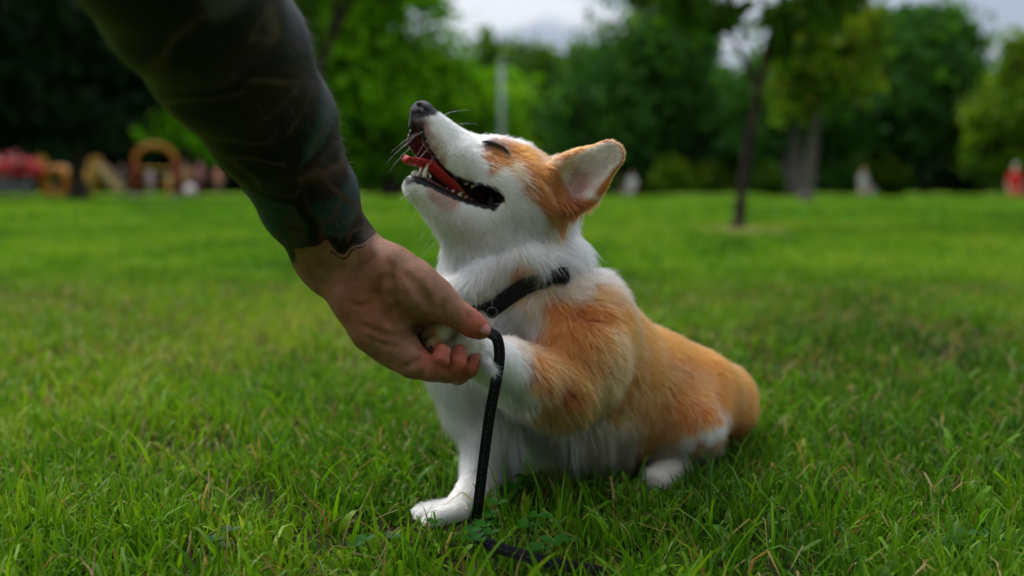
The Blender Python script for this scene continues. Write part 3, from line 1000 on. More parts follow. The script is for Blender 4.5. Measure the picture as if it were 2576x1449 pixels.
hair("whiskers", np.array(wk), np.array([.00006, .00006, .00005, .00004, .00003, .00001]), np.full((len(wk), 3), .75), m_fur, dog)

# --- collar
m_web = simple_mat("black_webbing", (.007, .007, .008), (.013, .013, .014), 500, .75, .6, 1800, spec=.25)
m_steel = simple_mat("dull_steel", (.06, .05, .05), (.12, .10, .10), 80, .35, metallic=.9)
loop = collar_pts + [W(1462, 735, 1.10), W(1455, 775, 1.16), W(1390, 810, 1.19), W(1280, 830, 1.18), W(1180, 840, 1.12), W(1140, 825, 1.05)]
cpath = catmull(loop, 8, closed=True)
cpath = np.vstack([cpath, cpath[:1]])
neck_ax = unit(W(1270, 640, 1.05) - W(1330, 800, 1.08))
collar = empty("dog_collar", tuple(W(1290, 760, 1.08)))
tag(collar, "black webbing collar around the corgi's neck", "collar")
v, f = ribbon(cpath, np.repeat((neck_ax - .15 * F_)[None], len(cpath), 0), .018, .003)
link("strap", mesh_np("strap", v, f, m_web, smooth=False), collar)
p, n = dcast.hit(1238, 780)
rc = p + n * .013
u1 = unit(np.cross(n, neck_ax)); u2 = np.cross(n, u1)
a = np.linspace(0, 2 * np.pi, 24, endpoint=False)
v, f = tube(rc + .005 * (np.cos(a)[:, None] * u1 + np.sin(a)[:, None] * u2), np.full(24, .0010), 8, closed=True)
link("ring", mesh_np("ring", v, f, m_steel), collar)
p, n = dcast.hit(1398, 699)
v, f = ellipsoid(p + n * .006, (.009, .006, .0028), np.array([unit(np.cross(neck_ax, n)), neck_ax, n]))
link("buckle", mesh_np("buckle", v, f, m_web), collar)

# --- claws and pads of the raised paw, and the tuft that hangs over the strap
m_claw = simple_mat("claw", (.02, .016, .014), (.06, .05, .04), 200, .4)
for (x0, y0, d0), (x1, y1, d1) in (((1076, 852, .864), (1064, 857, .862)), ((1081, 832, .872), (1069, 833, .871)), ((1087, 872, .860), (1076, 880, .858))):
    v, f = tube(catmull([W(x0, y0, d0), W((x0 + x1) / 2, (y0 + y1) / 2 - 1, d0), W(x1, y1, d1)], 3), np.linspace(.0022, .0005, 7), 7)
    link("claw", mesh_np("claw", v, f, m_claw), dog)
for x, y, d, r in ((1104, 876, .871, .0055), (1078, 868, .8665, .0034)):
    v, f = ellipsoid(W(x, y, d), (r, r * .8, r * .8))
    link("paw_pad", mesh_np("paw_pad", v, f, m_dark), dog)
tuft = []
for k in range(260):
    b0 = W(1220 + rng.normal(0, 7), 908 + rng.normal(0, 7), .874)
    t0 = W(1247 + rng.normal(0, 8), 938 + rng.normal(0, 9), .866 + rng.normal(0, .003))
    md = (b0 + t0) / 2 - F_ * .004 + rng.normal(0, .0008, 3)
    tuft.append([b0, b0 * .4 + md * .6, md, md * .45 + t0 * .55, t0])
hair("fur_tuft", np.array(tuft), np.array([.00015, .00015, .00012, .00009, .00003]), np.tile(CW, (260, 1)), m_fur, dog)
# ------------------------------------------------------------------ the tattooed arm and the hand that holds the paw
A = Field((-0.42, 0.36, 0.12), (0.02, 1.02, 0.62), 0.0017)
arm_dir = unit(W(671, 310, .74) - W(843, 640, .875))
lat = unit(.85 * R_ + .53 * U_)                       # towards the thumb side
# forearm: two bones side by side so that the section is oval
def fore(px, py, d, half_w, r, sh=0.0):
    c = W(px, py, d)
    return c + lat * (half_w - r), c - lat * (half_w - r), r
secs = [fore(858, 662, .873, .0335, .0215), fore(838, 625, .868, .0345, .0225), fore(778, 503, .822, .0390, .0285), fore(686, 315, .745, .0460, .036), fore(575, 140, .68, .0535, .043),
        fore(475, -10, .622, .054, .046), fore(380, -150, .575, .050, .046), fore(330, -235, .548, .046, .043)]
for (a1, b1, r1), (a2, b2, r2) in zip(secs[:-1], secs[1:]):
    A.cone(a1, a2, r1, r2, k=.014)
    A.cone(b1, b2, r1, r2, k=.014)
    A.cone((a1 + b1) / 2, (a2 + b2) / 2, r1, r2, k=.014)
# upper arm beyond the elbow, outside the frame
A.chain([(W(330, -235, .548), .045), (np.array([-.235, .470, .575]), .045), (np.array([-.25, .40, .66]), .05)], k=.02)
# palm
A.chain([(W(905, 648, .868), .0235), (W(975, 692, .858), .0250), (W(1040, 733, .855), .0235), (W(1078, 752, .858), .0175)], k=.012)       # ball of the thumb
A.chain([(W(838, 668, .872), .0215), (W(905, 752, .862), .0225), (W(948, 822, .860), .0215), (W(1000, 872, .860), .0185)], k=.012)     # heel of the palm
A.chain([(W(890, 690, .885), .0215), (W(960, 770, .893), .0200), (W(1030, 838, .902), .0170)], k=.012)
A.chain([(W(930, 680, .890), .0200), (W(1010, 750, .905), .0180), (W(1068, 808, .918), .0150)], k=.012)
A.cone(W(1072, 772, .876), W(1066, 818, .914), .0165, .0155, k=.012)      # web between thumb and forefinger
# thumb
A.chain([(W(1040, 720, .858), .0200), (W(1098, 752, .858), .0150), (W(1130, 777, .857), .0118), (W(1163, 798, .856), .0102), (W(1192, 818, .858), .0098), (W(1212, 830, .860), .0080)], k=.008)
# fingers: knuckle, middle joint, end joint, tip
A.chain([(W(985, 868, .864), .0165), (W(1040, 912, .853), .0118), (W(1085, 930, .846), .0098)], k=.010)
A.chain([(W(1085, 930, .846), .0096), (W(1107, 908, .8415), .0079), (W(1112, 883, .844), .0065)], k=.0016)
A.chain([(W(1020, 872, .884), .0160), (W(1080, 920, .872), .0118), (W(1125, 935, .864), .0102)], k=.010)
A.chain([(W(1125, 935, .864), .0100), (W(1150, 912, .857), .0082), (W(1156, 885, .859), .0068)], k=.0016)
A.chain([(W(1050, 862, .902), .0160), (W(1105, 915, .892), .0118), (W(1152, 940, .883), .0102)], k=.010)
A.chain([(W(1152, 940, .883), .0100), (W(1180, 927, .874), .0082), (W(1189, 903, .875), .0069)], k=.0016)
A.chain([(W(1072, 830, .920), .0155), (W(1120, 880, .920), .0115), (W(1160, 915, .915), .0098), (W(1188, 912, .912), .0080)], k=.008)
# creases
def crease(p, q, r=.0016, k=.004, sag=.0):
    A.cone(p, q, r, r, k=k, mode="sub")
av, aq = A.mesh(); acast = Caster(av, aq)
def cut(pts, r=.0014, k=.0035, inset=.0004):
    q = [acast.hit(x, y) for x, y in pts]
    q = [p + n * inset for p, n in q]
    for a1, b1 in zip(q[:-1], q[1:]):
        crease(a1, b1, r, k)
cut([(985, 668), (978, 700), (985, 740), (1000, 775), (1030, 805)], .0022, .006)       # life line
cut([(905, 815), (960, 840), (1010, 845), (1040, 838)], .0014, .005)
cut([(870, 760), (905, 770), (945, 760)], .001, .004)
cut([(1012, 925), (1040, 915), (1066, 898)], .0018, .004)                          # finger roots
cut([(1062, 948), (1066, 930), (1078, 912)], .0016, .003)
cut([(1099, 920), (1112, 925), (1122, 930)], .0012, .003)
cut([(1116, 796), (1112, 780), (1116, 764)], .0012, .004)                         # thumb base
cut([(1170, 782), (1176, 795), (1176, 808)], .0009, .003)
for fx, fy in ((1107, 908), (1150, 912), (1180, 928)):
    cut([(fx - 16, fy + 3), (fx - 2, fy + 6), (fx + 12, fy + 3)], .0007, .0022, .0003)
    cut([(fx - 14, fy + 12), (fx, fy + 15), (fx + 12, fy + 12)], .0006, .002, .0003)
cut([(1140, 800), (1146, 790), (1150, 778)], .0007, .0025)
cut([(960, 700), (950, 740), (958, 785), (985, 820)], .0010, .005, .0006)
cut([(925, 850), (965, 868), (1000, 872)], .0009, .004, .0005)
for dx_ in (0, 14):
    cut([(845 + dx_, 720 - dx_), (890 + dx_, 690 - dx_), (925 + dx_, 662 - dx_)], .0008, .003, .0006)    # wrist lines
for q_ in range(4):
    cut([(1020 + q_ * 14, 690 + q_ * 10), (1040 + q_ * 12, 720 + q_ * 12), (1052 + q_ * 10, 750 + q_ * 9)], .0009, .005, .0008)
av, aq = A.mesh()
av, aq = largest(av, aq)
av = relax(av, aq, 2)
an = vnormals(av, aq)
acast = Caster(av, aq)
# tattoo coordinates: along the arm, around the arm, distance to the wrist edge of the ink
E3 = W(840, 617, .86)
ax0 = W(843, 640, .875)
along = (av - ax0) @ arm_dir
rel = av - ax0 - along[:, None] * arm_dir
nrm0 = np.cross(arm_dir, lat)
around = np.arctan2(rel @ lat, rel @ nrm0) * .045
n3 = .25 * R_ - .97 * U_
proj = (av - E3) @ n3
xr = (av - E3) @ R_
lobes = .0075 * np.maximum(np.exp(-((xr - .020) / .013) ** 4) * 1.5, np.exp(-((xr + .036) / .008) ** 4) * .9) - .001
edge = lobes - proj
edge = edge + .0018 * fbm(av, 170, 9, 2) + .0040 * fbm(av, 140, 10, 2)
# long curved skin lines inside the ink: pieces of wandering contours
wx = xr + .006 * fbm(av, 55, 12, 2); wy = proj + .006 * fbm(av, 55, 13, 2)
line2 = np.abs(edge + .0042 + .0012 * fbm(av, 90, 14, 2)) + np.where((np.abs(xr - .019) < .017) | (np.abs(xr + .037) < .010), 0, .02)
arc = np.full(len(av), .05)
for cx_, cy_, r_, a0_, a1_ in ((.026, .000, .011, -3.2, 1.0), (-.030, -.002, .014, -2.6, .4), (.040, -.050, .030, 1.6, 3.4)):
    th_ = np.arctan2(wy - cy_, wx - cx_)
    q_ = np.abs(np.hypot(wx - cx_, wy - cy_) - r_) + np.where((th_ > a0_) & (th_ < a1_), 0, .02)
    arc = np.minimum(arc, q_)
edge = np.where(along < -.03, -.05, edge)
# skin: pinker finger ends and palm heel, paler wrist
skin = np.tile(np.array([.255, .118, .068]), (len(av), 1))
tips = np.array([W(1111, 889, .842), W(1154, 891, .857), W(1186, 908, .873), W(1212, 830, .855)])
td = np.sqrt(((av[:, None] - tips[None]) ** 2).sum(-1)).min(1)
skin += (1 - sstep(.008, .030, td))[:, None] * np.array([.10, -.030, -.015])
pd_ = np.linalg.norm(av - W(930, 760, .85), axis=1)
skin += (1 - sstep(.015, .05, pd_))[:, None] * np.array([.03, -.02, -.012])
skin *= (1 + .10 * fbm(av, 130, 3)[:, None])
skin = np.clip(skin, .01, 1)

m_arm, at, ab = new_mat("tattooed_skin")
def N_(kind, **kw):
    n = at.nodes.new(kind)
    for k, v in kw.items():
        n.inputs[k].default_value = v
    return n
a_col = at.nodes.new("ShaderNodeAttribute"); a_col.attribute_name = "col"
a_tat = at.nodes.new("ShaderNodeAttribute"); a_tat.attribute_name = "tat"
a_edge = at.nodes.new("ShaderNodeAttribute"); a_edge.attribute_name = "edge"
nz = N_("ShaderNodeTexNoise", Scale=9.0, Detail=2.0)
vm = at.nodes.new("ShaderNodeVectorMath"); vm.operation = "MULTIPLY_ADD"; vm.inputs[1].default_value = (.12, .12, 0)
at.links.new(a_tat.outputs["Vector"], nz.inputs["Vector"])
at.links.new(nz.outputs["Color"], vm.inputs[0]); at.links.new(a_tat.outputs["Vector"], vm.inputs[2])
vo = N_("ShaderNodeTexVoronoi", Scale=15.0); vo.feature = "DISTANCE_TO_EDGE"
vc = N_("ShaderNodeTexVoronoi", Scale=15.0)
at.links.new(vm.outputs[0], vo.inputs["Vector"]); at.links.new(vm.outputs[0], vc.inputs["Vector"])
sepc = at.nodes.new("ShaderNodeSeparateColor"); at.links.new(vc.outputs["Color"], sepc.inputs[0])
pal = at.nodes.new("ShaderNodeValToRGB"); pal.color_ramp.interpolation = "CONSTANT"
cols = [(0, (.006, .005, .005)), (.22, (.008, .038, .041)), (.36, (.007, .005, .005)), (.52, (.062, .032, .018)), (.62, (.006, .006, .007)), (.74, (.010, .030, .026)), (.84, (.042, .011, .009)), (.92, (.036, .038, .046))]
while len(pal.color_ramp.elements) < len(cols): pal.color_ramp.elements.new(.5)
for e, (p, c) in zip(pal.color_ramp.elements, cols):
    e.position = p; e.color = (*c, 1)
at.links.new(sepc.outputs[0], pal.inputs["Fac"])
ring = at.nodes.new("ShaderNodeMapRange"); ring.inputs["From Min"].default_value = .05; ring.inputs["From Max"].default_value = .13
at.links.new(vo.outputs["Distance"], ring.inputs["Value"])
wv = N_("ShaderNodeTexWave", Scale=7.0, Distortion=9.0, Detail=1.0)
wv.inputs["Detail Scale"].default_value = 1.2
at.links.new(vm.outputs[0], wv.inputs["Vector"])
wr = at.nodes.new("ShaderNodeValToRGB")
wr.color_ramp.elements[0].position = .93; wr.color_ramp.elements[0].color = (0, 0, 0, 1)
wr.color_ramp.elements[1].position = .985; wr.color_ramp.elements[1].color = (1, 1, 1, 1)
at.links.new(wv.outputs["Fac"], wr.inputs["Fac"])
def mix(fac, a, b):
    m = at.nodes.new("ShaderNodeMix"); m.data_type = "RGBA"
    for s, v in (("Factor", fac), ("A", a), ("B", b)):
        if hasattr(v, "is_linked"): at.links.new(v, m.inputs[s])
        else: m.inputs[s].default_value = v if s == "Factor" else (*v, 1)
    return m.outputs["Result"]
fill = mix(ring.outputs[0], (.004, .0035, .004), pal.outputs["Color"])
pu = at.nodes.new("ShaderNodeMapRange"); pu.interpolation_type = "SMOOTHSTEP"
sb = at.nodes.new("ShaderNodeMath"); sb.operation = "SUBTRACT"; sb.inputs[1].default_value = .16
sa = at.nodes.new("ShaderNodeMath"); sa.operation = "ABSOLUTE"
at.links.new(vo.outputs["Distance"], sb.inputs[0]); at.links.new(sb.outputs[0], sa.inputs[0]); at.links.new(sa.outputs[0], pu.inputs["Value"])
pu.inputs["From Min"].default_value = .008; pu.inputs["From Max"].default_value = .030; pu.inputs["To Min"].default_value = .75; pu.inputs["To Max"].default_value = 0
lines = mix(pu.outputs[0], fill, (.060, .035, .021))
a_arc = at.nodes.new("ShaderNodeAttribute"); a_arc.attribute_name = "arc"
ar_ = at.nodes.new("ShaderNodeMapRange"); ar_.inputs["From Min"].default_value = .0010; ar_.inputs["From Max"].default_value = .0022; ar_.inputs["To Min"].default_value = 1; ar_.inputs["To Max"].default_value = 0
at.links.new(a_arc.outputs["Fac"], ar_.inputs["Value"])
lines = mix(ar_.outputs[0], lines, (.050, .028, .017))
l2 = at.nodes.new("ShaderNodeMath"); l2.operation = "LESS_THAN"; l2.inputs[1].default_value = .0006
ab_ = at.nodes.new("ShaderNodeMath"); ab_.operation = "ABSOLUTE"
at.links.new(a_edge.outputs["Fac"], ab_.inputs[0]); at.links.new(ab_.outputs[0], l2.inputs[0])
msk = at.nodes.new("ShaderNodeMapRange"); msk.inputs["From Min"].default_value = -.0014; msk.inputs["From Max"].default_value = .0014
at.links.new(a_edge.outputs["Fac"], msk.inputs["Value"])
inked = mix(msk.outputs[0], a_col.outputs["Color"], lines)
final = mix(l2.outputs[0], inked, (.008, .009, .010))
a_l2 = at.nodes.new("ShaderNodeAttribute"); a_l2.attribute_name = "line2"
lr_ = at.nodes.new("ShaderNodeMapRange"); lr_.inputs["From Min"].default_value = .0005; lr_.inputs["From Max"].default_value = .0012; lr_.inputs["To Min"].default_value = .9; lr_.inputs["To Max"].default_value = 0
at.links.new(a_l2.outputs["Fac"], lr_.inputs["Value"])
final = mix(lr_.outputs[0], final, (.010, .010, .011))
mot = N_("ShaderNodeTexNoise", Scale=95.0, Detail=6.0)
tcn = at.nodes.new("ShaderNodeTexCoord"); at.links.new(tcn.outputs["Object"], mot.inputs["Vector"])
mr = at.nodes.new("ShaderNodeMapRange"); mr.inputs["From Min"].default_value = .3; mr.inputs["From Max"].default_value = .7; mr.inputs["To Min"].default_value = .74; mr.inputs["To Max"].default_value = 1.22
at.links.new(mot.outputs["Fac"], mr.inputs["Value"])
hs = at.nodes.new("ShaderNodeVectorMath"); hs.operation = "SCALE"
at.links.new(final, hs.inputs[0]); at.links.new(mr.outputs[0], hs.inputs["Scale"])
at.links.new(hs.outputs["Vector"], ab.inputs["Base Color"])
ab.inputs["Roughness"].default_value = .48
ab.inputs["Specular IOR Level"].default_value = .22
ab.inputs["Subsurface Weight"].default_value = .08
ab.inputs["Subsurface Radius"].default_value = (.004, .0015, .0008)
pore = N_("ShaderNodeTexVoronoi", Scale=700.0)
at.links.new(tcn.outputs["Object"], pore.inputs["Vector"])
fine = N_("ShaderNodeTexNoise", Scale=260.0, Detail=5.0)
at.links.new(tcn.outputs["Object"], fine.inputs["Vector"])
sm = at.nodes.new("ShaderNodeMath"); sm.operation = "ADD"
at.links.new(pore.outputs["Distance"], sm.inputs[0]); at.links.new(fine.outputs["Fac"], sm.inputs[1])
bp_ = at.nodes.new("ShaderNodeBump"); bp_.inputs["Strength"].default_value = .28; bp_.inputs["Distance"].default_value = .0007
at.links.new(sm.outputs[0], bp_.inputs["Height"]); at.links.new(bp_.outputs["Normal"], ab.inputs["Normal"])

person = empty("person", (-.25, .40, .0))
tag(person, "tattooed left forearm and hand reaching down to hold the corgi's paw", "person")
arm = link("arm", mesh_np("arm", av, aq, m_arm, colors=skin, attrs={"tat": np.stack([along, around, np.zeros(len(av))], 1), "edge": edge, "arc": arc, "line2": line2}), person)
# finger nails
m_nail = simple_mat("nail", (.33, .125, .10), (.38, .16, .125), 150, .42, spec=.35)
def nail(c, along_d, out_d, L, Wd):
    along_d = unit(along_d); out_d = unit(out_d - along_d * (out_d @ along_d)); s = np.cross(along_d, out_d)
    p, n, i, d = acast.t.find_nearest(Vector(c))
    c = np.array(p)
    v, f = ellipsoid(c - out_d * .0018, (L, Wd, .0026), np.array([along_d, s, out_d]), 18, 10)
    link("fingernail", mesh_np("fingernail", v, f, m_nail), arm)
td_ = W(1212, 830, .860) - W(1163, 798, .856)
nail(W(1219, 824, .851), td_, -F_ * .9 + U_ * .55 + R_ * .2, .0068, .0056)
nail(W(1126, 886, .844), W(1111, 885, .846) - W(1106, 915, .8435), R_ * .95 - F_ * .35, .0050, .0040)
nail(W(1170, 889, .858), W(1154, 887, .861) - W(1148, 918, .860), R_ * .95 - F_ * .35, .0054, .0044)
nail(W(1200, 903, .874), W(1186, 904, .878) - W(1178, 931, .878), R_ * .95 - F_ * .35, .0054, .0044)
# body hair on the forearm
tsel = (along > .012) & (along < .26)
t = np.vstack([aq[:, [0, 1, 2]], aq[:, [0, 2, 3]]])
t = t[tsel[t].all(1)]
pi_ = rng.integers(0, len(t), 900)
hp = av[t[pi_]].mean(1); hn2 = an[t[pi_]].mean(1)
outer = (hn2 @ lat > -.1)
hp, hn2 = hp[outer], hn2[outer]
dirs = unit(hn2 * .5 - arm_dir * .8 + rng.normal(size=hp.shape) * .25)
L = rng.uniform(.006, .013, len(hp))[:, None]
pts = np.stack([hp, hp + dirs * L * .5, hp + unit(dirs - hn2 * .25) * L], 1)
hair("arm_hair", pts, np.array([.00005, .00004, .000015]), np.tile([.02, .013, .009], (len(hp), 1)), m_fur, person)

# ------------------------------------------------------------------ leash
lp = [(1206, 828, .872), (1232, 838, .868), (1249, 850, .866), (1256, 880, .868), (1255, 915, .872), (1245, 975, .880), (1231, 1050, .892), (1215, 1170, .912), (1203, 1270, .929), (1195, 1325, .938)]
lpath = [W(*q) for q in lp] + [on_ground(1197, 1343, .034), on_ground(1206, 1354, .034), on_ground(1225, 1366, .034), on_ground(1268, 1383, .030), on_ground(1335, 1402, .026), on_ground(1400, 1418, .022), on_ground(1462, 1430, .016), on_ground(1560, 1446, .006)]
lpath = catmull(lpath, 10)
tg = unit(np.gradient(lpath, axis=0))
vw = unit(lpath - C_)
wdir = unit(np.cross(tg, vw))
for _ in range(3):
    wdir[1:-1] = unit(wdir[:-2] + wdir[1:-1] + wdir[2:])
leash = empty("dog_leash", tuple(on_ground(1200, 1347)))
tag(leash, "black webbing leash with white stitching hanging from the hand into the grass", "leash")
v, f = ribbon(lpath, wdir, .0098, .0021)
lstrap = link("strap", mesh_np("strap", v, f, m_web, smooth=False), leash)
seg = np.concatenate([[0], np.cumsum(np.linalg.norm(np.diff(lpath, axis=0), axis=1))])
st = []
nn = np.cross(tg, wdir)
for s0 in np.arange(.012, seg[-1] - .03, .0062):
    i = min(np.searchsorted(seg, s0), len(seg) - 1)
    fr = (s0 - seg[i - 1]) / (seg[i] - seg[i - 1])
    p = lpath[i - 1] * (1 - fr) + lpath[i] * fr
    off = nn[i] * np.sign(nn[i] @ -vw[i])
    st.append(box(p + off * .0013 + wdir[i] * -.0006, (.0024, .0006, .0006), np.array([tg[i], wdir[i], nn[i]])))
v, f = join(st)
m_thread = simple_mat("white_thread", (.085, .085, .08), (.13, .125, .12), 300, .8)
link("stitching", mesh_np("stitching", v, f, m_thread, smooth=False), lstrap)
# ------------------------------------------------------------------ park behind: trees, bushes, playground, people
def G(px, D, z=0.0):
    return np.array([(px - 1288.0) / FPX * D, D, z])


def ZT(py, D):
    return CAM_H + (475.0 - py) / FPX * D


m_leaf = attr_mat("leaves", rough=.6, spec=.15, translucent=.48)
m_bark = simple_mat("bark_dark", (.018, .013, .010), (.050, .038, .030), 9, .9, .8, 30, spec=.1)
m_bark_pale = simple_mat("bark_pale", (.055, .048, .042), (.12, .105, .095), 6, .9, .8, 25, spec=.1)


def crown_mesh(name, lobes, D, n, leaf, pal, clump=.16, y_squash=1.0, yellow=0.0):
    """lobes: (px, py, rx, ry [, dD]) in the layout grid at distance D -> leaves in clumps through each lobe's volume"""
    P, Cc = [], []
    ar = np.array([l[2] * l[3] for l in lobes], float); ar /= ar.sum()
    for l, w in zip(lobes, ar):
        dd = D + (l[4] if len(l) > 4 else 0)
        c = np.array([(l[0] - 1288) / FPX * dd, dd, ZT(l[1], dd)])
        r = np.array([l[2] / FPX * dd, .5 * (l[2] + l[3]) / FPX * dd * y_squash, l[3] / FPX * dd])
        k = max(6, int(26 * w * len(lobes)))
        dirs = unit(rng.normal(size=(k, 3)))
        cc = c + dirs * r * (rng.uniform(.35, 1.0, (k, 1)) ** .6)
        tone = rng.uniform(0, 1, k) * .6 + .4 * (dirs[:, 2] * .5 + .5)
        m = int(n * w * 1.35)
        i = rng.integers(0, k, m)
        sp = rng.normal(size=(m, 3)) * r * clump * rng.uniform(.6, 1.5, (k, 1))[i]
        P.append(cc[i] + sp)
        Cc.append(tone[i])
    P = np.vstack(P); tone = np.concatenate(Cc)
    P[:, 2] = np.maximum(P[:, 2], .15 + .2 * rng.random(len(P)))
    m = len(P)
    nrm = unit(rng.normal(size=(m, 3)) + np.array([0, 0, .7]))
    t1 = unit(np.cross(nrm, rng.normal(size=(m, 3)))); t2 = np.cross(nrm, t1)
    s = leaf * 1.35 * rng.uniform(.6, 1.4, (m, 1))
    v = np.stack([P - t1 * s * .6, P + t2 * s * .34 + nrm * s * .08, P + t1 * s * .6, P - t2 * s * .34 + nrm * s * .08], 1).reshape(-1, 3)
    q = (np.arange(m)[:, None] * 4 + np.array([[0, 1, 2, 3]]))
    pal = np.array(pal)
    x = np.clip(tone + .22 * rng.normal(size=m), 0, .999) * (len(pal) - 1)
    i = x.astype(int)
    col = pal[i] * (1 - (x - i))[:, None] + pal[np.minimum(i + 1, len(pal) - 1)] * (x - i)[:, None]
    col *= 1 + .2 * rng.normal(size=(m, 1))
    if yellow:
        yy = rng.random(m) < yellow
        col[yy] = np.array([.30, .20, .02])
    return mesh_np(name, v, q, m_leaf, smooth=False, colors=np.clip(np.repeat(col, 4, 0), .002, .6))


def limb(pts, D, r0, r1, n=6, sides=7):
    p = catmull([np.array([(x - 1288) / FPX * (D + dd), D + dd, max(ZT(y, D + dd), -.1)]) for x, y, dd in [(q + (0,))[:3] for q in pts]], n)
    return tube(p, np.linspace(r0, r1, len(p)) * (1 + .06 * rng.normal(size=len(p))), sides)


def tree(name, label, px, D, trunk, lobes, n, leaf, pal, r=.2, bark=None, group=None, limbs=(), **kw):
    t = empty(name, G(px, D))
    tag(t, label, "tree", group)
    parts = [limb(trunk, D, r, r * .45)]
    foot = G(px, D); fl = tube([foot + np.array([0, 0, -.05]), foot + np.array([0, 0, r * .8]), foot + np.array([0, 0, r * 2.2])], [r * 1.7, r * 1.15, r * .9], 9)
    parts.append(fl)
    for pts, r0, r1 in limbs:
        parts.append(limb(pts, D, r0, r1))
    v, f = join(parts)
    link("trunk", mesh_np("trunk", v, f, bark or m_bark), t)
    link("crown", crown_mesh("crown", lobes, D, n, leaf, pal, **kw), t)
    return t


DARK = [(.006, .018, .007), (.010, .030, .010), (.016, .042, .012)]  # shade side of crowns and wood interior is put into these leaf colours
DEEP = [(.014, .060, .012), (.036, .122, .018), (.080, .205, .026)]
MID = [(.035, .095, .008), (.060, .145, .012), (.100, .200, .018)]
LIME = [(.065, .195, .003), (.135, .340, .005), (.220, .420, .010)]
OLIVE = [(.050, .120, .005), (.095, .190, .008), (.165, .260, .014)]

tree("broad_tree", "big dark shady tree beside the playground with a grey trunk", 203, 27, [(203, 506), (200, 440), (208, 350), (190, 200), (200, 0)],
     [(100, -120, 340, 300), (310, 60, 170, 190), (-150, 100, 260, 260), (200, 220, 230, 140), (0, 290, 210, 90), (370, 190, 90, 150)], 17000, .20, DARK, r=.24,
     limbs=[([(205, 380), (100, 300), (20, 180)], .1, .03), ([(200, 330), (280, 230), (340, 100)], .1, .03)])
tree("lime_tree", "broad bright lime green tree behind the corgi's nose", 985, 38, [(985, 497), (990, 420), (1000, 300), (980, 100)],
     [(940, 70, 180, 140), (850, -60, 200, 170), (850, 180, 160, 170), (1090, 215, 120, 100), (1230, 290, 110, 110), (1000, 320, 230, 110), (1310, 355, 60, 55), (900, 395, 130, 45)], 17000, .24, LIME, r=.3,
     limbs=[([(990, 430), (1100, 330), (1180, 250)], .14, .04), ([(990, 400), (900, 300), (860, 150)], .14, .04)])
tree("young_tree", "slender dark branched tree half hidden behind the tattooed arm", 800, 12.7, [(800, 541), (795, 400), (792, 260), (805, 190), (840, 110), (858, 20), (862, -120)],
     [(870, -90, 190, 90), (770, 30, 50, 70), (960, -40, 90, 60), (800, 120, 30, 40)], 900, .11, MID, r=.095,
     limbs=[([(800, 210), (775, 120), (760, -20)], .05, .02), ([(845, 100), (900, 0), (940, -80)], .05, .02)])
tree("round_tree", "far round tree whose top shows against the sky gap above the corgi's head", 1330, 72, [(1330, 487), (1330, 400), (1335, 250)],
     [(1240, 190, 80, 95), (1330, 220, 100, 100), (1410, 240, 90, 110), (1490, 200, 80, 90), (1350, 330, 160, 110)], 9000, .42, MID, r=.3)
tree("oak_tree", "tall deep green tree directly behind the corgi's ear", 1625, 50, [(1625, 491), (1625, 420), (1640, 250), (1640, 50)],
     [(1610, 240, 170, 200), (1510, 320, 120, 120), (1690, 90, 120, 150), (1640, 380, 190, 80), (1790, 350, 140, 110), (1460, 380, 80, 70)], 15000, .30, DEEP, r=.36)
tree("leaning_sapling", "slim leaning tree with a dark bare trunk on a bare earth patch", 1857, 8.27, [(1857, 575), (1862, 500), (1872, 400), (1893, 270), (1918, 130), (1950, 10), (2000, -250)],
     [(1770, 0, 130, 90), (2010, 40, 120, 80), (1900, -160, 320, 140), (1650, 20, 80, 80), (2110, -30, 110, 80), (1960, 140, 50, 40)], 1900, .085, MID, r=.052,
     limbs=[([(1900, 235), (1850, 140), (1790, 30), (1720, -80)], .024, .008), ([(1922, 115), (1990, 40), (2080, -40)], .022, .008), ([(1935, 70), (1900, 0), (1880, -120)], .022, .008)], clump=.2)
tree("thin_tree", "thin tree with a few yellow leaves beside the thick pale trunk", 2026, 22.4, [(2026, 512), (2034, 420), (2040, 320), (2036, 200), (2040, 60)],
     [(2030, 120, 120, 110), (2090, 200, 100, 70), (1990, 250, 60, 60), (2120, 90, 90, 70)], 2600, .15, OLIVE, r=.14, bark=m_bark_pale, yellow=.05, clump=.2)
tree("thick_trunk_tree", "old tree with a thick pale grey trunk at the wood's edge", 1983, 46, [(1983, 492), (1985, 430), (1990, 320), (1990, 150)],
     [(1985, 210, 110, 90), (2060, 290, 120, 90), (1900, 300, 90, 100)], 6000, .28, DEEP, r=.66, bark=m_bark_pale)
tree("maple_tree", "wide mid green tree right of the thin yellow leaved tree", 2240, 50, [(2240, 491), (2240, 400), (2250, 200)],
     [(2240, 260, 190, 170), (2140, 360, 130, 90), (2330, 180, 120, 130), (2400, 340, 150, 110), (2270, 70, 90, 50), (2180, 130, 90, 90)], 15000, .30, DEEP, r=.36)
tree("bushy_tree", "yellow green bushy tree at the right edge of the lawn", 2560, 42, [(2560, 495), (2560, 400), (2565, 200)],
     [(2540, 330, 110, 110), (2590, 220, 130, 110), (2660, 320, 150, 140), (2480, 390, 70, 55)], 8000, .25, OLIVE, r=.3)
tree("lit_tree", "bright green tree seen behind the playground arch", 470, 58, [(470, 489), (470, 420), (475, 300)],
     [(470, 250, 120, 80), (420, 320, 80, 50), (570, 310, 110, 90), (640, 220, 120, 120)], 6500, .34, LIME, r=.26)
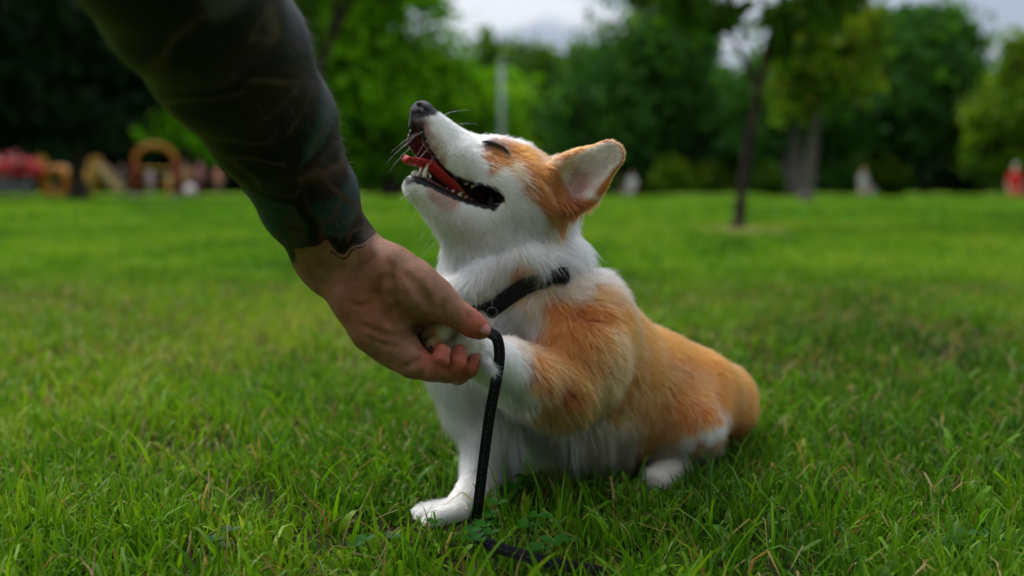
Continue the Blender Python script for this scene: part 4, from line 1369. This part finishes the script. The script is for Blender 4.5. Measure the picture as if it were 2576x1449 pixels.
back = [(-1150, 70, -60), (-900, 74, -90), (-640, 72, -60), (-390, 76, -70), (-140, 75, -80), (90, 78, -60), (300, 75, -40), (520, 82, -20), (720, 80, 0), (900, 84, 30), (1120, 86, 150), (1290, 90, 300), (1450, 88, 290), (1600, 80, 150), (1790, 84, 175), (1960, 80, 140),
        (2130, 84, 70), (2330, 82, 110), (2520, 84, 130), (2720, 80, 60), (2960, 78, 20), (3210, 76, -20), (3470, 74, 10), (3740, 72, -40)]
for px, D, ty in back:
    hh = 440 - ty
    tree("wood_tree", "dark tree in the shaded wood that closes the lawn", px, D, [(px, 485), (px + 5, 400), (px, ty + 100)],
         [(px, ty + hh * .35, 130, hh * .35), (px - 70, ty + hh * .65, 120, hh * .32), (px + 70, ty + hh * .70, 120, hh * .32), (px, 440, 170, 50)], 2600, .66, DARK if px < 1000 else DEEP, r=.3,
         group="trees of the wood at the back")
# shaded undergrowth that closes the view below the crowns
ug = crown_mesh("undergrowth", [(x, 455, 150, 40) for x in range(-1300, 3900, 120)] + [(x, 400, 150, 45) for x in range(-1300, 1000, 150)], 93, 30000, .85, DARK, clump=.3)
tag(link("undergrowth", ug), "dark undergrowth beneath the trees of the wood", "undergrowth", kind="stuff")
bl = [("low lime green bush right of the corgi's ear", 1690, 46, 60, 45, OLIVE), ("small bush next to the pale seated figures", 1500, 47, 50, 40, MID), ("rounded olive bush left of the leaning slim trunk", 1790, 47, 55, 38, OLIVE),
      ("bright bush between the slim trunk and the thick pale trunk", 1925, 45, 38, 38, MID), ("low dark bush right of the thick pale trunk", 2105, 46, 50, 45, DEEP), ("olive bush behind the lone person on the right lawn", 2210, 48, 70, 45, OLIVE),
      ("dark bush left of the red dressed person", 2400, 46, 90, 50, DARK), ("dark hedge like bush behind the corgi's chin", 950, 46, 110, 55, DARK)]
for lab, px, D, rx, ry, pal in bl:
    b = empty("bush", G(px, D))
    tag(b, lab, "bush", "bushes along the lawn edge")
    link("foliage", crown_mesh("foliage", [(px - rx * .5, 485 - ry * .7, rx * .6, ry * .8), (px + rx * .5, 485 - ry * .6, rx * .6, ry * .75), (px, 485 - ry, rx * .7, ry * .9)], D, 1500, .22, pal), b)
    v, f = join([limb([(px - 8, 492), (px - 14, 480), (px - 20, 465)], D, .05, .02, sides=6), limb([(px + 6, 492), (px + 12, 478), (px + 22, 462)], D, .05, .02, sides=6)])
    link("stems", mesh_np("stems", v, f, m_bark), b)

# unseen trees added behind the camera to block the low sky light
for k, (x, y, hgt) in enumerate(((-9.5, -7.5, 11), (-3.5, -10, 12), (3, -9, 12), (9, -8, 11), (0, -14, 14))):
    t = empty("sky_block_tree", (x, y, 0))
    tag(t, "unseen leafy tree added behind the camera to block low sky light", "tree", "unseen trees added to block the sky behind the camera")
    v, f = tube([(x, y, -.05), (x, y, 1.2), (x + .2, y, 3.5), (x, y + .2, hgt * .8)], [.32, .24, .2, .08], 9)
    link("trunk", mesh_np("trunk", v, f, m_bark), t)
    pp = unit(rng.normal(size=(5200, 3))) * (rng.uniform(.3, 1, (5200, 1)) ** .5) * np.array([4.2, 3.2, hgt * .40]) + np.array([x, y, hgt * .58])
    nn_ = unit(rng.normal(size=pp.shape) + [0, 0, .6]); q1 = unit(np.cross(nn_, rng.normal(size=pp.shape))); q2 = np.cross(nn_, q1)
    v = np.stack([pp - q1 * .26, pp + q2 * .15, pp + q1 * .26, pp - q2 * .15], 1).reshape(-1, 3)
    link("crown", mesh_np("crown", v, np.arange(len(pp))[:, None] * 4 + np.array([[0, 1, 2, 3]]), m_leaf, smooth=False, colors=np.repeat(np.array(DEEP)[rng.integers(0, 3, len(pp))], 4, 0)), t)
# lamp post
m_post = simple_mat("painted_post", (.20, .24, .22), (.27, .30, .28), 4, .6)
lamp = empty("lamp_post", G(1262, 34))
tag(lamp, "pale grey lamp post rising above the corgi's brow", "lamp post")
b0 = G(1262, 34)
v, f = tube([b0 + np.array([0, 0, z]) for z in (0, .25, .26, 2.5, ZT(170, 34))], [.14, .14, .095, .09, .08], 12)
link("pole", mesh_np("pole", v, f, m_post), lamp)
v, f = ellipsoid(b0 + np.array([0, 0, ZT(160, 34)]), (.15, .15, .07))
link("lamp_head", mesh_np("lamp_head", v, f, m_post), lamp)

# ---- playground
m_red = simple_mat("red_paint", (.22, .008, .010), (.28, .014, .014), 8, .55, spec=.12)
m_orange = simple_mat("orange_paint", (.27, .085, .008), (.34, .12, .014), 8, .5, spec=.12)
m_yellow = simple_mat("yellow_paint", (.34, .18, .02), (.40, .23, .04), 8, .5, spec=.12)
m_sand = simple_mat("sand_plastic", (.30, .21, .10), (.36, .26, .14), 8, .6, spec=.12)
m_brownred = simple_mat("rust_red_paint", (.16, .022, .014), (.22, .035, .02), 8, .6, spec=.12)
m_grey = simple_mat("grey_metal", (.10, .10, .12), (.16, .16, .19), 10, .5)
X = np.array([1.0, 0, 0]); Yv = np.array([0, 1.0, 0]); Zv = np.array([0, 0, 1.0])


def part(name, geo, m, parent, smooth=True):
    v, f = geo
    return link(name, mesh_np(name, v, f, m, smooth=smooth), parent)


def px2(px, py, D):
    return np.array([(px - 1288) / FPX * D, D, ZT(py, D)])


tent = empty("market_tent", G(35, 45)); tag(tent, "red double peaked canopy tent at the left edge of the lawn", "tent")
D0 = 45
for (cx, w_, top_) in ((10, 62, 372), (62, 40, 374)):
    v = [px2(cx - w_, 440, D0) - Yv * .9, px2(cx + w_, 440, D0) - Yv * .9, px2(cx + w_, 440, D0) + Yv * .9, px2(cx - w_, 440, D0) + Yv * .9,
         px2(cx - w_, 420, D0) - Yv * .85, px2(cx + w_, 420, D0) - Yv * .85, px2(cx + w_, 420, D0) + Yv * .85, px2(cx - w_, 420, D0) + Yv * .85, px2(cx, top_, D0)]
    part("canopy", (np.array(v), [np.array([[0, 1, 5, 4], [1, 2, 6, 5], [2, 3, 7, 6], [3, 0, 4, 7]]), np.array([[4, 5, 8], [5, 6, 8], [6, 7, 8], [7, 4, 8]])]), m_red, tent, False)
for px in (-48, 34, 98):
    for dy in (-.8, .8):
        b = G(px, D0) + Yv * dy
        part("post", tube([b, b + Zv * ZT(430, D0)], [.035, .035], 8), m_grey, tent)
part("counter", box(px2(45, 470, D0), (1.5, .7, .7)), m_grey, tent, False)

rider = empty("play_tunnel", G(152, 46)); tag(rider, "orange and sand coloured play tunnel ring left of the grey trunk", "play equipment")
a = np.linspace(0, 2 * np.pi, 28, endpoint=False)
c = px2(152, 458, 46)
for k, m in ((-.35, m_orange), (.0, m_yellow), (.35, m_sand)):
    part("ring", tube(c + Yv * k + .58 * np.cos(a)[:, None] * X + .60 * np.sin(a)[:, None] * Zv, np.full(28, .17), 10, closed=True), m, rider)
for s in (-1, 1):
    part("foot", box(c + X * s * .42 - Zv * (c[2] - .06), (.22, .9, .12)), m_sand, rider, False)
ball = empty("balloon", px2(112, 470, 47)); tag(ball, "pale yellow balloon above the orange play ring", "balloon")
part("skin", ellipsoid(px2(112, 405, 47), (.24, .24, .29), nv=12, nu=18), m_yellow, ball)
part("string", tube([px2(112, 419, 47), px2(113, 440, 47), px2(112, 470, 47), px2(112, 488, 47)], [.008] * 4, 5), m_grey, ball)

slide = empty("slide", G(280, 46)); tag(slide, "sand coloured plastic slide left of the orange arch", "slide")
p0, p1, p2, p3 = px2(254, 425, 46), px2(268, 432, 46), px2(296, 470, 46), px2(312, 480, 46)
cp_ = catmull([p0, p1, p2, p3], 6)
part("chute", ribbon(cp_, np.repeat(Yv[None], len(cp_), 0), .62, .05), m_sand, slide, False)
for s in (-.31, .31):
    part("rail", ribbon(cp_ + Yv * s + Zv * .1, np.repeat(Yv[None], len(cp_), 0), .06, .30), m_sand, slide, False)
    b = px2(252, 425, 46) + Yv * s
    part("post", tube([np.array([b[0], b[1], 0]), b + Zv * .55], [.05, .05], 8), m_yellow, slide)
    b = px2(240, 425, 46) + Yv * s
    part("post", tube([np.array([b[0], b[1], 0]), b + Zv * .45], [.05, .05], 8), m_yellow, slide)
for k in range(4):
    z = .22 + .24 * k
    part("rung", tube([px2(240, 475, 46) * [1, 0, 0] + Yv * (46 - .31) + Zv * z, px2(240, 475, 46) * [1, 0, 0] + Yv * (46 + .31) + Zv * z], [.03, .03], 6), m_yellow, slide)

arch = empty("play_arch", G(397, 44)); tag(arch, "orange climbing arch with two rust red legs", "play equipment")
for px in (347, 449):
    part("leg", tube([G(px, 44), px2(px, 440, 44), px2(px, 408, 44)], [.15, .13, .12], 10), m_brownred, arch)
    part("foot", tube([G(px, 44), G(px, 44, .10)], [.30, .24], 10), m_grey, arch)
ap = catmull([px2(347, 412, 44), px2(350, 392, 44), px2(370, 374, 44), px2(397, 367, 44), px2(425, 374, 44), px2(445, 392, 44), px2(449, 412, 44)], 6)
part("arch_bar", tube(ap, np.full(len(ap), .115), 10), m_orange, arch)
part("cross_bar", tube([px2(349, 425, 44), px2(447, 425, 44)], [.05, .05], 8), m_yellow, arch)
for px in (378, 418):
    part("rope", tube([px2(px, 425, 44), px2(px, 466, 44)], [.02, .02], 6), m_grey, arch)
part("seat", box(px2(398, 467, 44), (.85, .22, .06)), m_orange, arch, False)


# ---- people far off
def person_mesh(h, shirt, legs, hair_c, sit=False, skin=(.42, .25, .17), arms=.2):
    f = Field((-.55, -.55, -.04), (.55, .55, 1.95), .026)
    s = h / 1.72
    if not sit:
        f.cone((-.10, .02, .95), (-.11, 0, .50), .085, .062, k=.05); f.cone((-.11, 0, .50), (-.12, .02, .06), .060, .042, k=.04)
        f.cone((.10, -.02, .95), (.12, -.05, .50), .085, .062, k=.05); f.cone((.12, -.05, .50), (.12, 0, .06), .060, .042, k=.04)
        for q in (-.12, .12): f.cone((q, .02, .035), (q, -.15, .03), .045, .035, k=.03)
        base = 0
    else:
        base = -.55
        for q in (-.11, .11):
            f.cone((q, 0, .16), (q * 1.6, -.42, .30), .09, .065, k=.05); f.cone((q * 1.6, -.42, .30), (q * 1.5, -.48, .06), .060, .045, k=.04)
            f.cone((q * 1.5, -.46, .04), (q * 1.5, -.53, .04), .04, .035, k=.02)
    z = base
    f.cone((0, 0, .95 + z if not sit else .18), (0, 0, 1.15 + z), .13, .125, k=.06)
    f.cone((0, 0, 1.12 + z), (0, .01, 1.36 + z), .135, .145, k=.06)
    for q in (-1, 1):
        f.cone((q * .15, 0, 1.40 + z), (q * (.19 + arms * .3), -.04, 1.12 + z), .058, .045, k=.04)
        f.cone((q * (.19 + arms * .3), -.04, 1.12 + z), (q * (.19 + arms * .25), -.20, .90 + z), .043, .034, k=.03)
        f.cone((q * (.19 + arms * .25), -.20, .90 + z), (q * (.19 + arms * .25), -.25, .83 + z), .038, .028, k=.02)
    f.cone((0, 0, 1.40 + z), (0, -.01, 1.54 + z), .055, .052, k=.04)
    f.ell((0, -.015, 1.64 + z), (.078, .095, .115), k=.03)
    f.ell((0, .015, 1.67 + z), (.086, .095, .10), k=.02)
    f.cone((0, -.10, 1.625 + z), (0, -.115, 1.61 + z), .018, .015, k=.02)
    v, q = f.mesh()
    col = np.tile(np.array(shirt), (len(v), 1)).astype(float)
    top = 1.46 + z
    if sit: col[(v[:, 2] < .30) & (v[:, 1] < -.08) | (v[:, 2] < .14)] = legs
    else: col[v[:, 2] < .96] = legs
    col[(np.abs(v[:, 0]) > .17) & (v[:, 2] < 1.14 + z) & (v[:, 2] > .74 + z) & (v[:, 1] < -.03)] = skin
    col[v[:, 2] > top] = skin
    hm = (v[:, 2] > 1.60 + z) & ((v[:, 1] > -.03) | (v[:, 2] > 1.71 + z))
    col[hm] = hair_c
    if not sit: col[v[:, 2] < .075] = (.03, .03, .03)
    return v * s, q, col


m_person = attr_mat("clothes", rough=.8, spec=.2)
def far_person(label, px, D, h, shirt, legs, hair_c=(.03, .02, .015), sit=False, rot=0.0, group="people at the playground", **kw):
    v, q, col = person_mesh(h, shirt, legs, hair_c, sit, **kw)
    c, s = math.cos(rot), math.sin(rot)
    v = np.stack([v[:, 0] * c - v[:, 1] * s, v[:, 0] * s + v[:, 1] * c, v[:, 2]], 1) + G(px, D)
    o = bpy.data.objects.new("person", mesh_np("person", v - G(px, D), q, m_person, colors=col))
    o.location = Vector(G(px, D)); COL.objects.link(o)
    tag(o, label, "person", group)
far_person("person in a yellow top standing just right of the grey trunk", 226, 48, 1.35, (.45, .24, .03), (.16, .12, .14), rot=.3)
far_person("person in dark blue clothes standing beside the slide's end", 312, 47, 1.45, (.05, .05, .08), (.03, .03, .05), rot=1.2)
far_person("person in lavender inside the orange climbing arch", 383, 46, 1.25, (.42, .32, .44), (.35, .28, .36), hair_c=(.25, .16, .06), rot=.2)
far_person("person in a cream and orange outfit at the arch's right leg", 430, 43, 1.05, (.55, .36, .12), (.50, .22, .03), rot=-.4)
far_person("person in tan clothes right of the climbing arch", 474, 46, 1.5, (.38, .20, .10), (.28, .14, .08), rot=.5)
far_person("person in a maroon and pink top near the white ball", 508, 46, 1.55, (.34, .12, .15), (.12, .03, .06), rot=-.2)
far_person("person in a coral pink top next to the tattooed arm's edge", 553, 45, 1.35, (.62, .20, .18), (.30, .18, .14), rot=.8)
far_person("person in black under the red canopy tent", 20, 47, 1.5, (.03, .03, .04), (.02, .02, .03), rot=.4)
pb = empty("play_ball", G(484, 42)); tag(pb, "large whitish pink ball resting on the grass by the playground", "ball")
m_ball = simple_mat("ball_vinyl", (.55, .42, .48), (.62, .50, .55), 5, .35)
part("shell", ellipsoid(G(484, 42, .25), (.25, .25, .25), nu=24, nv=14), m_ball, pb)
v, f = tube(G(484, 42, .25) + .252 * (np.cos(a)[:, None] * X + np.sin(a)[:, None] * Zv), np.full(28, .006), 6, closed=True)
part("seam", (v, f), m_sand, pb)
far_person("pale seated figure left of the pair below the corgi's ear", 1553, 47, 1.5, (.42, .40, .42), (.25, .22, .22), sit=True, rot=.3, group="people sitting at the wood's edge")
far_person("white dressed seated figure right of the pair below the corgi's ear", 1588, 46, 1.6, (.55, .53, .56), (.30, .28, .30), sit=True, rot=-.5, group="people sitting at the wood's edge")
far_person("lone seated person in grey and blue on the right lawn", 2166, 40, 1.65, (.30, .30, .34), (.16, .17, .22), hair_c=(.16, .09, .05), sit=True, rot=.4, group="people on the right lawn")
far_person("seated person in a bright red top at the right edge", 2546, 36, 1.75, (.50, .02, .02), (.45, .10, .08), hair_c=(.5, .47, .45), sit=True, rot=-.3, group="people on the right lawn")

# bare earth round the leaning sapling
m_earth = simple_mat("bare_earth", (.12, .095, .035), (.20, .155, .065), 9, .95, .6, 40, spec=.05)
a = np.linspace(0, 2 * np.pi, 40, endpoint=False)
c = G(1862, 7.75)
rr = 1 + .25 * np.sin(3 * a + 1) + .15 * np.sin(5 * a)
v = np.vstack([[c + Zv * .03], c + (np.cos(a) * rr * .50)[:, None] * X + (np.sin(a) * rr * .80)[:, None] * Yv + Zv * .004])
f = np.stack([np.zeros(40, int), 1 + np.arange(40), 1 + (np.arange(40) + 1) % 40], -1)
tag(link("bare_earth", mesh_np("bare_earth", v, f, m_earth)), kind="structure")
# ------------------------------------------------------------------ grass
def blade_mesh(name, pos, length, width, lean, color, tipmix=.25, tip=(.20, .26, .05), segs=3, zoff=None, out=None, blunt=0.0, raw=False):
    n = len(pos)
    th = rng.uniform(0, 2 * np.pi, n)
    sd = np.stack([np.cos(th), np.sin(th), np.zeros(n)], 1)
    ph = rng.uniform(0, 2 * np.pi, n)
    bd = np.stack([np.cos(ph), np.sin(ph), np.zeros(n)], 1)
    if out is not None:
        bd = unit(bd * .6 + out)
    ts = np.linspace(0, 1, segs + 1)
    bl_ = (rng.random(n) < blunt).astype(float)
    if blunt: ts[-2] = .86
    rows = []; cols = []
    for t in ts:
        hz = lean * (t ** 1.7)
        vz = np.sqrt(np.maximum(1 - (hz * .95) ** 2, .03)) * t
        vz = vz - np.maximum(lean - .9, 0) * .8 * t ** 3
        c = pos + bd * (hz * length)[:, None]
        c[:, 2] += np.maximum(vz, .02 * t) * length
        if zoff is not None: c[:, 2] += zoff
        w = (width * ((1 - t ** 2.2) * (1 - bl_) + bl_ * (1 - .25 * t)) * .5)[:, None]
        cc = color * (1 - tipmix * t * t) + np.array(tip) * tipmix * t * t
        if t < 1:
            rows += [c - sd * w, c + sd * w]; cols += [cc, cc]
        else:
            rows.append(c); cols.append(cc)
    k = len(rows)
    v = np.stack(rows, 1).reshape(-1, 3); col = np.stack(cols, 1).reshape(-1, 3)
    b = (np.arange(n) * k)[:, None]
    q = np.vstack([b + np.array([[2 * s, 2 * s + 1, 2 * s + 3, 2 * s + 2]]) for s in range(segs - 1)])
    tri = b + np.array([[2 * segs - 2, 2 * segs - 1, 2 * segs]])
    if raw:
        return (v, [q, tri]), col
    return mesh_np(name, v, [q, tri], m_grass, smooth=True, colors=np.clip(col, .002, .7))


m_grass = attr_mat("grass_blades", rough=.45, spec=.13, translucent=.38)
GREENS = np.array([(.013, .070, .002), (.044, .158, .003), (.098, .255, .004), (.172, .330, .006), (.265, .355, .040)])


c_earth = G(1862, 7.7)


def field_pts(y0, y1, dens, tuft=0.0, per=14):
    """points over the visible strip of lawn; with tuft > 0 they gather in tufts of that radius, thinning out in places"""
    area = .72 * (y1 ** 2 - y0 ** 2) + 1.0 * (y1 - y0)
    w1 = .72 * y1 + .5
    nn_ = int(area * dens / (per if tuft else 1) * 1.9) + 10
    y = rng.uniform(y0, y1, nn_); x = rng.uniform(-w1, w1, nn_)
    k = np.abs(x) < .72 * y + .5
    p = np.stack([x[k], y[k], np.zeros(k.sum())], 1)
    if not tuft:
        return p
    thin = fbm(p, 16, 61) + .6 * fbm(p, 5, 62)
    p = p[rng.random(len(p)) < np.clip((1.12 if y0 < 3 else 1.2) + .5 * thin, .35, 1)]
    q = np.repeat(p, per, 0)
    off = rng.normal(size=q.shape) * [tuft, tuft, 0]
    q = q + off
    ok = ((q[:, 0] - c_earth[0]) / .50) ** 2 + ((q[:, 1] - c_earth[1]) / .85) ** 2 > rng.uniform(.3, 1.3, len(q))
    q, off = q[ok], off[ok]
    return q, unit(off + 1e-6) * np.clip(np.linalg.norm(off, axis=1, keepdims=True) / tuft, 0, 1.5)


def patch_tone(p):
    return .5 + .16 * fbm(p * [1, 1, 0], .8, 40) + .26 * fbm(p * [1, 1, 0], 2.2, 41) + .22 * fbm(p * [1, 1, 0], 9, 42) + .18 * fbm(p * [1, 1, 0], 34, 43)


def green(p, jitter=.16):
    x = np.clip(patch_tone(p) + jitter * rng.normal(size=len(p)), 0, .999) * (len(GREENS) - 1)
    i = x.astype(int); f = (x - i)[:, None]
    return GREENS[i] * (1 - f) + GREENS[np.minimum(i + 1, len(GREENS) - 1)] * f * 1.0


dmin, dmax = dv.min(0) - .02, dv.max(0) + .02
def clip_under_dog(p, L):
    L = L.copy()
    k = np.where((p[:, 0] > dmin[0]) & (p[:, 0] < dmax[0]) & (p[:, 1] > dmin[1]) & (p[:, 1] < dmax[1]))[0]
    for i in k:
        h, n, _, d = dcast.t.ray_cast(Vector((p[i, 0], p[i, 1], -.02)), Vector((0, 0, 1)))
        if h is not None:
            L[i] = min(L[i], max((d - .02) * .85, .002))
    # trodden down around the strap on the ground and in front of the paw
    gp = np.vstack([lpath[lpath[:, 2] < .06], [on_ground(x, y) for x, y in ((1040, 1335), (1080, 1340), (1120, 1345), (1160, 1345), (1060, 1350), (1640, 1235), (1660, 1245), (1680, 1240), (1620, 1225), (1700, 1225))]])
    dd = np.sqrt(((p[:, None, :2] - gp[None, :, :2]) ** 2).sum(-1)).min(1) if len(p) < 90000 else np.full(len(p), 9.)
    f = sstep(.006, .032, dd)
    ft = np.array([on_ground(x, y) for x, y in ((1630, 1240), (1650, 1255), (1680, 1245), (1610, 1232), (1700, 1230), (1720, 1215), (1660, 1275))])
    d2 = np.sqrt(((p[:, None, :2] - ft[None, :, :2]) ** 2).sum(-1)).min(1)
    return L * (.50 + .50 * f) * (.62 + .38 * sstep(.010, .040, d2))


sward = []
for (y0, y1, dens, l0, l1, w0, w1, tf, per) in ((.55, 1.7, 17500, .018, .046, .0016, .0044, .012, 13), (1.7, 4.2, 5200, .020, .052, .0026, .0058, .020, 12), (4.2, 10, 1300, .03, .070, .008, .014, .05, 12), (10, 34, 110, .05, .11, .026, .045, .2, 10)):
    p, od = field_pts(y0, y1, dens, tf, per)
    L = rng.uniform(l0, l1, len(p)) * np.clip(1 + .50 * fbm(p * [1, 1, 0], 14, 51) * (1 if y0 < 4 else .6), .35, 1.8)
    if y0 < 1.6:
        L = clip_under_dog(p, L)
    Wd = rng.uniform(w0, w1, len(p)) * rng.choice([.7, 1.0, 1.0, 1.5], len(p))
    lean = np.abs(rng.normal(.50, .32, len(p))).clip(0, 1.25)
    sward.append(blade_mesh("grass", p, L, Wd, lean, green(p), out=od, blunt=.45 if y0 < 4 else 0, segs=3 if y0 < 4 else 2, raw=True))
v, f = join([q[0] for q in sward])
tag(link("grass", mesh_np("grass", v, f, m_grass, colors=np.clip(np.vstack([q[1] for q in sward]), .002, .7))), "short green lawn grass covering the park", "grass", kind="stuff")
# dry and pale blades lying in the sward
p = field_pts(.6, 3.2, 950)
L = clip_under_dog(p, rng.uniform(.03, .075, len(p)))
col = np.array([(.30, .20, .075), (.22, .16, .05), (.17, .10, .04), (.38, .30, .14)])[rng.integers(0, 4, len(p))]
tag(link("dry_grass", blade_mesh("dry_grass", p, L, rng.uniform(.0012, .0034, len(p)), np.abs(rng.normal(.95, .25, len(p))).clip(.3, 1.3), col, 0.1)), "dry straw coloured blades lying among the green grass", "dry grass", kind="stuff")
# long fresh blades in the foreground
p = field_pts(.62, 1.6, 700)
L = clip_under_dog(p, rng.uniform(.045, .080, len(p)))
tag(link("tall_grass", blade_mesh("tall_grass", p, L, rng.uniform(.0022, .0058, len(p)), np.abs(rng.normal(.55, .25, len(p))).clip(.1, 1.15), green(p) * 1.15, .2, segs=5)), "longer fresh grass blades standing up in the foreground", "grass", kind="stuff")


# broad leaved weeds pressed into the turf
p = field_pts(.6, 2.6, 110)
L = clip_under_dog(p, rng.uniform(.030, .060, len(p)))
tag(link("weeds", blade_mesh("weeds", p, L, rng.uniform(.007, .014, len(p)), np.abs(rng.normal(.85, .2, len(p))).clip(.3, 1.2), green(p) * .9, .1, segs=5)), "broad leaved weeds scattered in the lawn", "weeds", kind="stuff")

# clover: three round leaflets on a stalk
def clover(p, h, r, lean):
    out = []
    top = p + np.array([lean[0], lean[1], h])
    out.append(tube(np.array([p, (p + top) / 2 + np.array([lean[0] * .1, 0, 0]), top]), [.0007, .0006, .0006], 5, cap=False))
    a0 = rng.uniform(0, 6.28)
    for k in range(3):
        a = a0 + k * 2.094
        d = np.array([math.cos(a), math.sin(a), .25]); s = np.array([-math.sin(a), math.cos(a), 0])
        q = [(0, 0), (.35, .42), (.75, .60), (1.1, .48), (1.22, .2), (1.14, 0), (1.22, -.2), (1.1, -.48), (.75, -.60), (.35, -.42)]
        v = np.array([top + d * r * u + s * r * w + np.array([0, 0, 1.0]) * r * .35 * abs(w) for u, w in q] + [top + d * r * .7])
        f = np.stack([np.arange(10), (np.arange(10) + 1) % 10, np.full(10, 10)], -1)
        out.append((v, [f]))
    return out
cl = []
spots = [(1330, 1335), (1365, 1350), (1275, 1330), (1240, 1345), (1300, 1250), (935, 1395), (1140, 1370), (1390, 1410), (2500, 1400), (2460, 1390), (560, 1395), (1225, 1310), (1210, 1390), (40, 1330)]
for x, y in spots:
    g0 = on_ground(x, min(y + 45, 1446))
    for k in range(rng.integers(1, 4)):
        cl += clover(g0 + np.array([*rng.normal(0, .012, 2), 0]), rng.uniform(.020, .036), rng.uniform(.0065, .0110), rng.normal(0, .008, 2))
v, f = join(cl)
ccol = np.tile([.020, .110, .006], (len(v), 1)) * (1 + .15 * fbm(v, 60, 77))[:, None]
tag(link("clover", mesh_np("clover", v, f, m_grass, colors=np.clip(ccol, .002, 1))), "round leaved clover growing among the grass near the leash", "clover", kind="stuff")
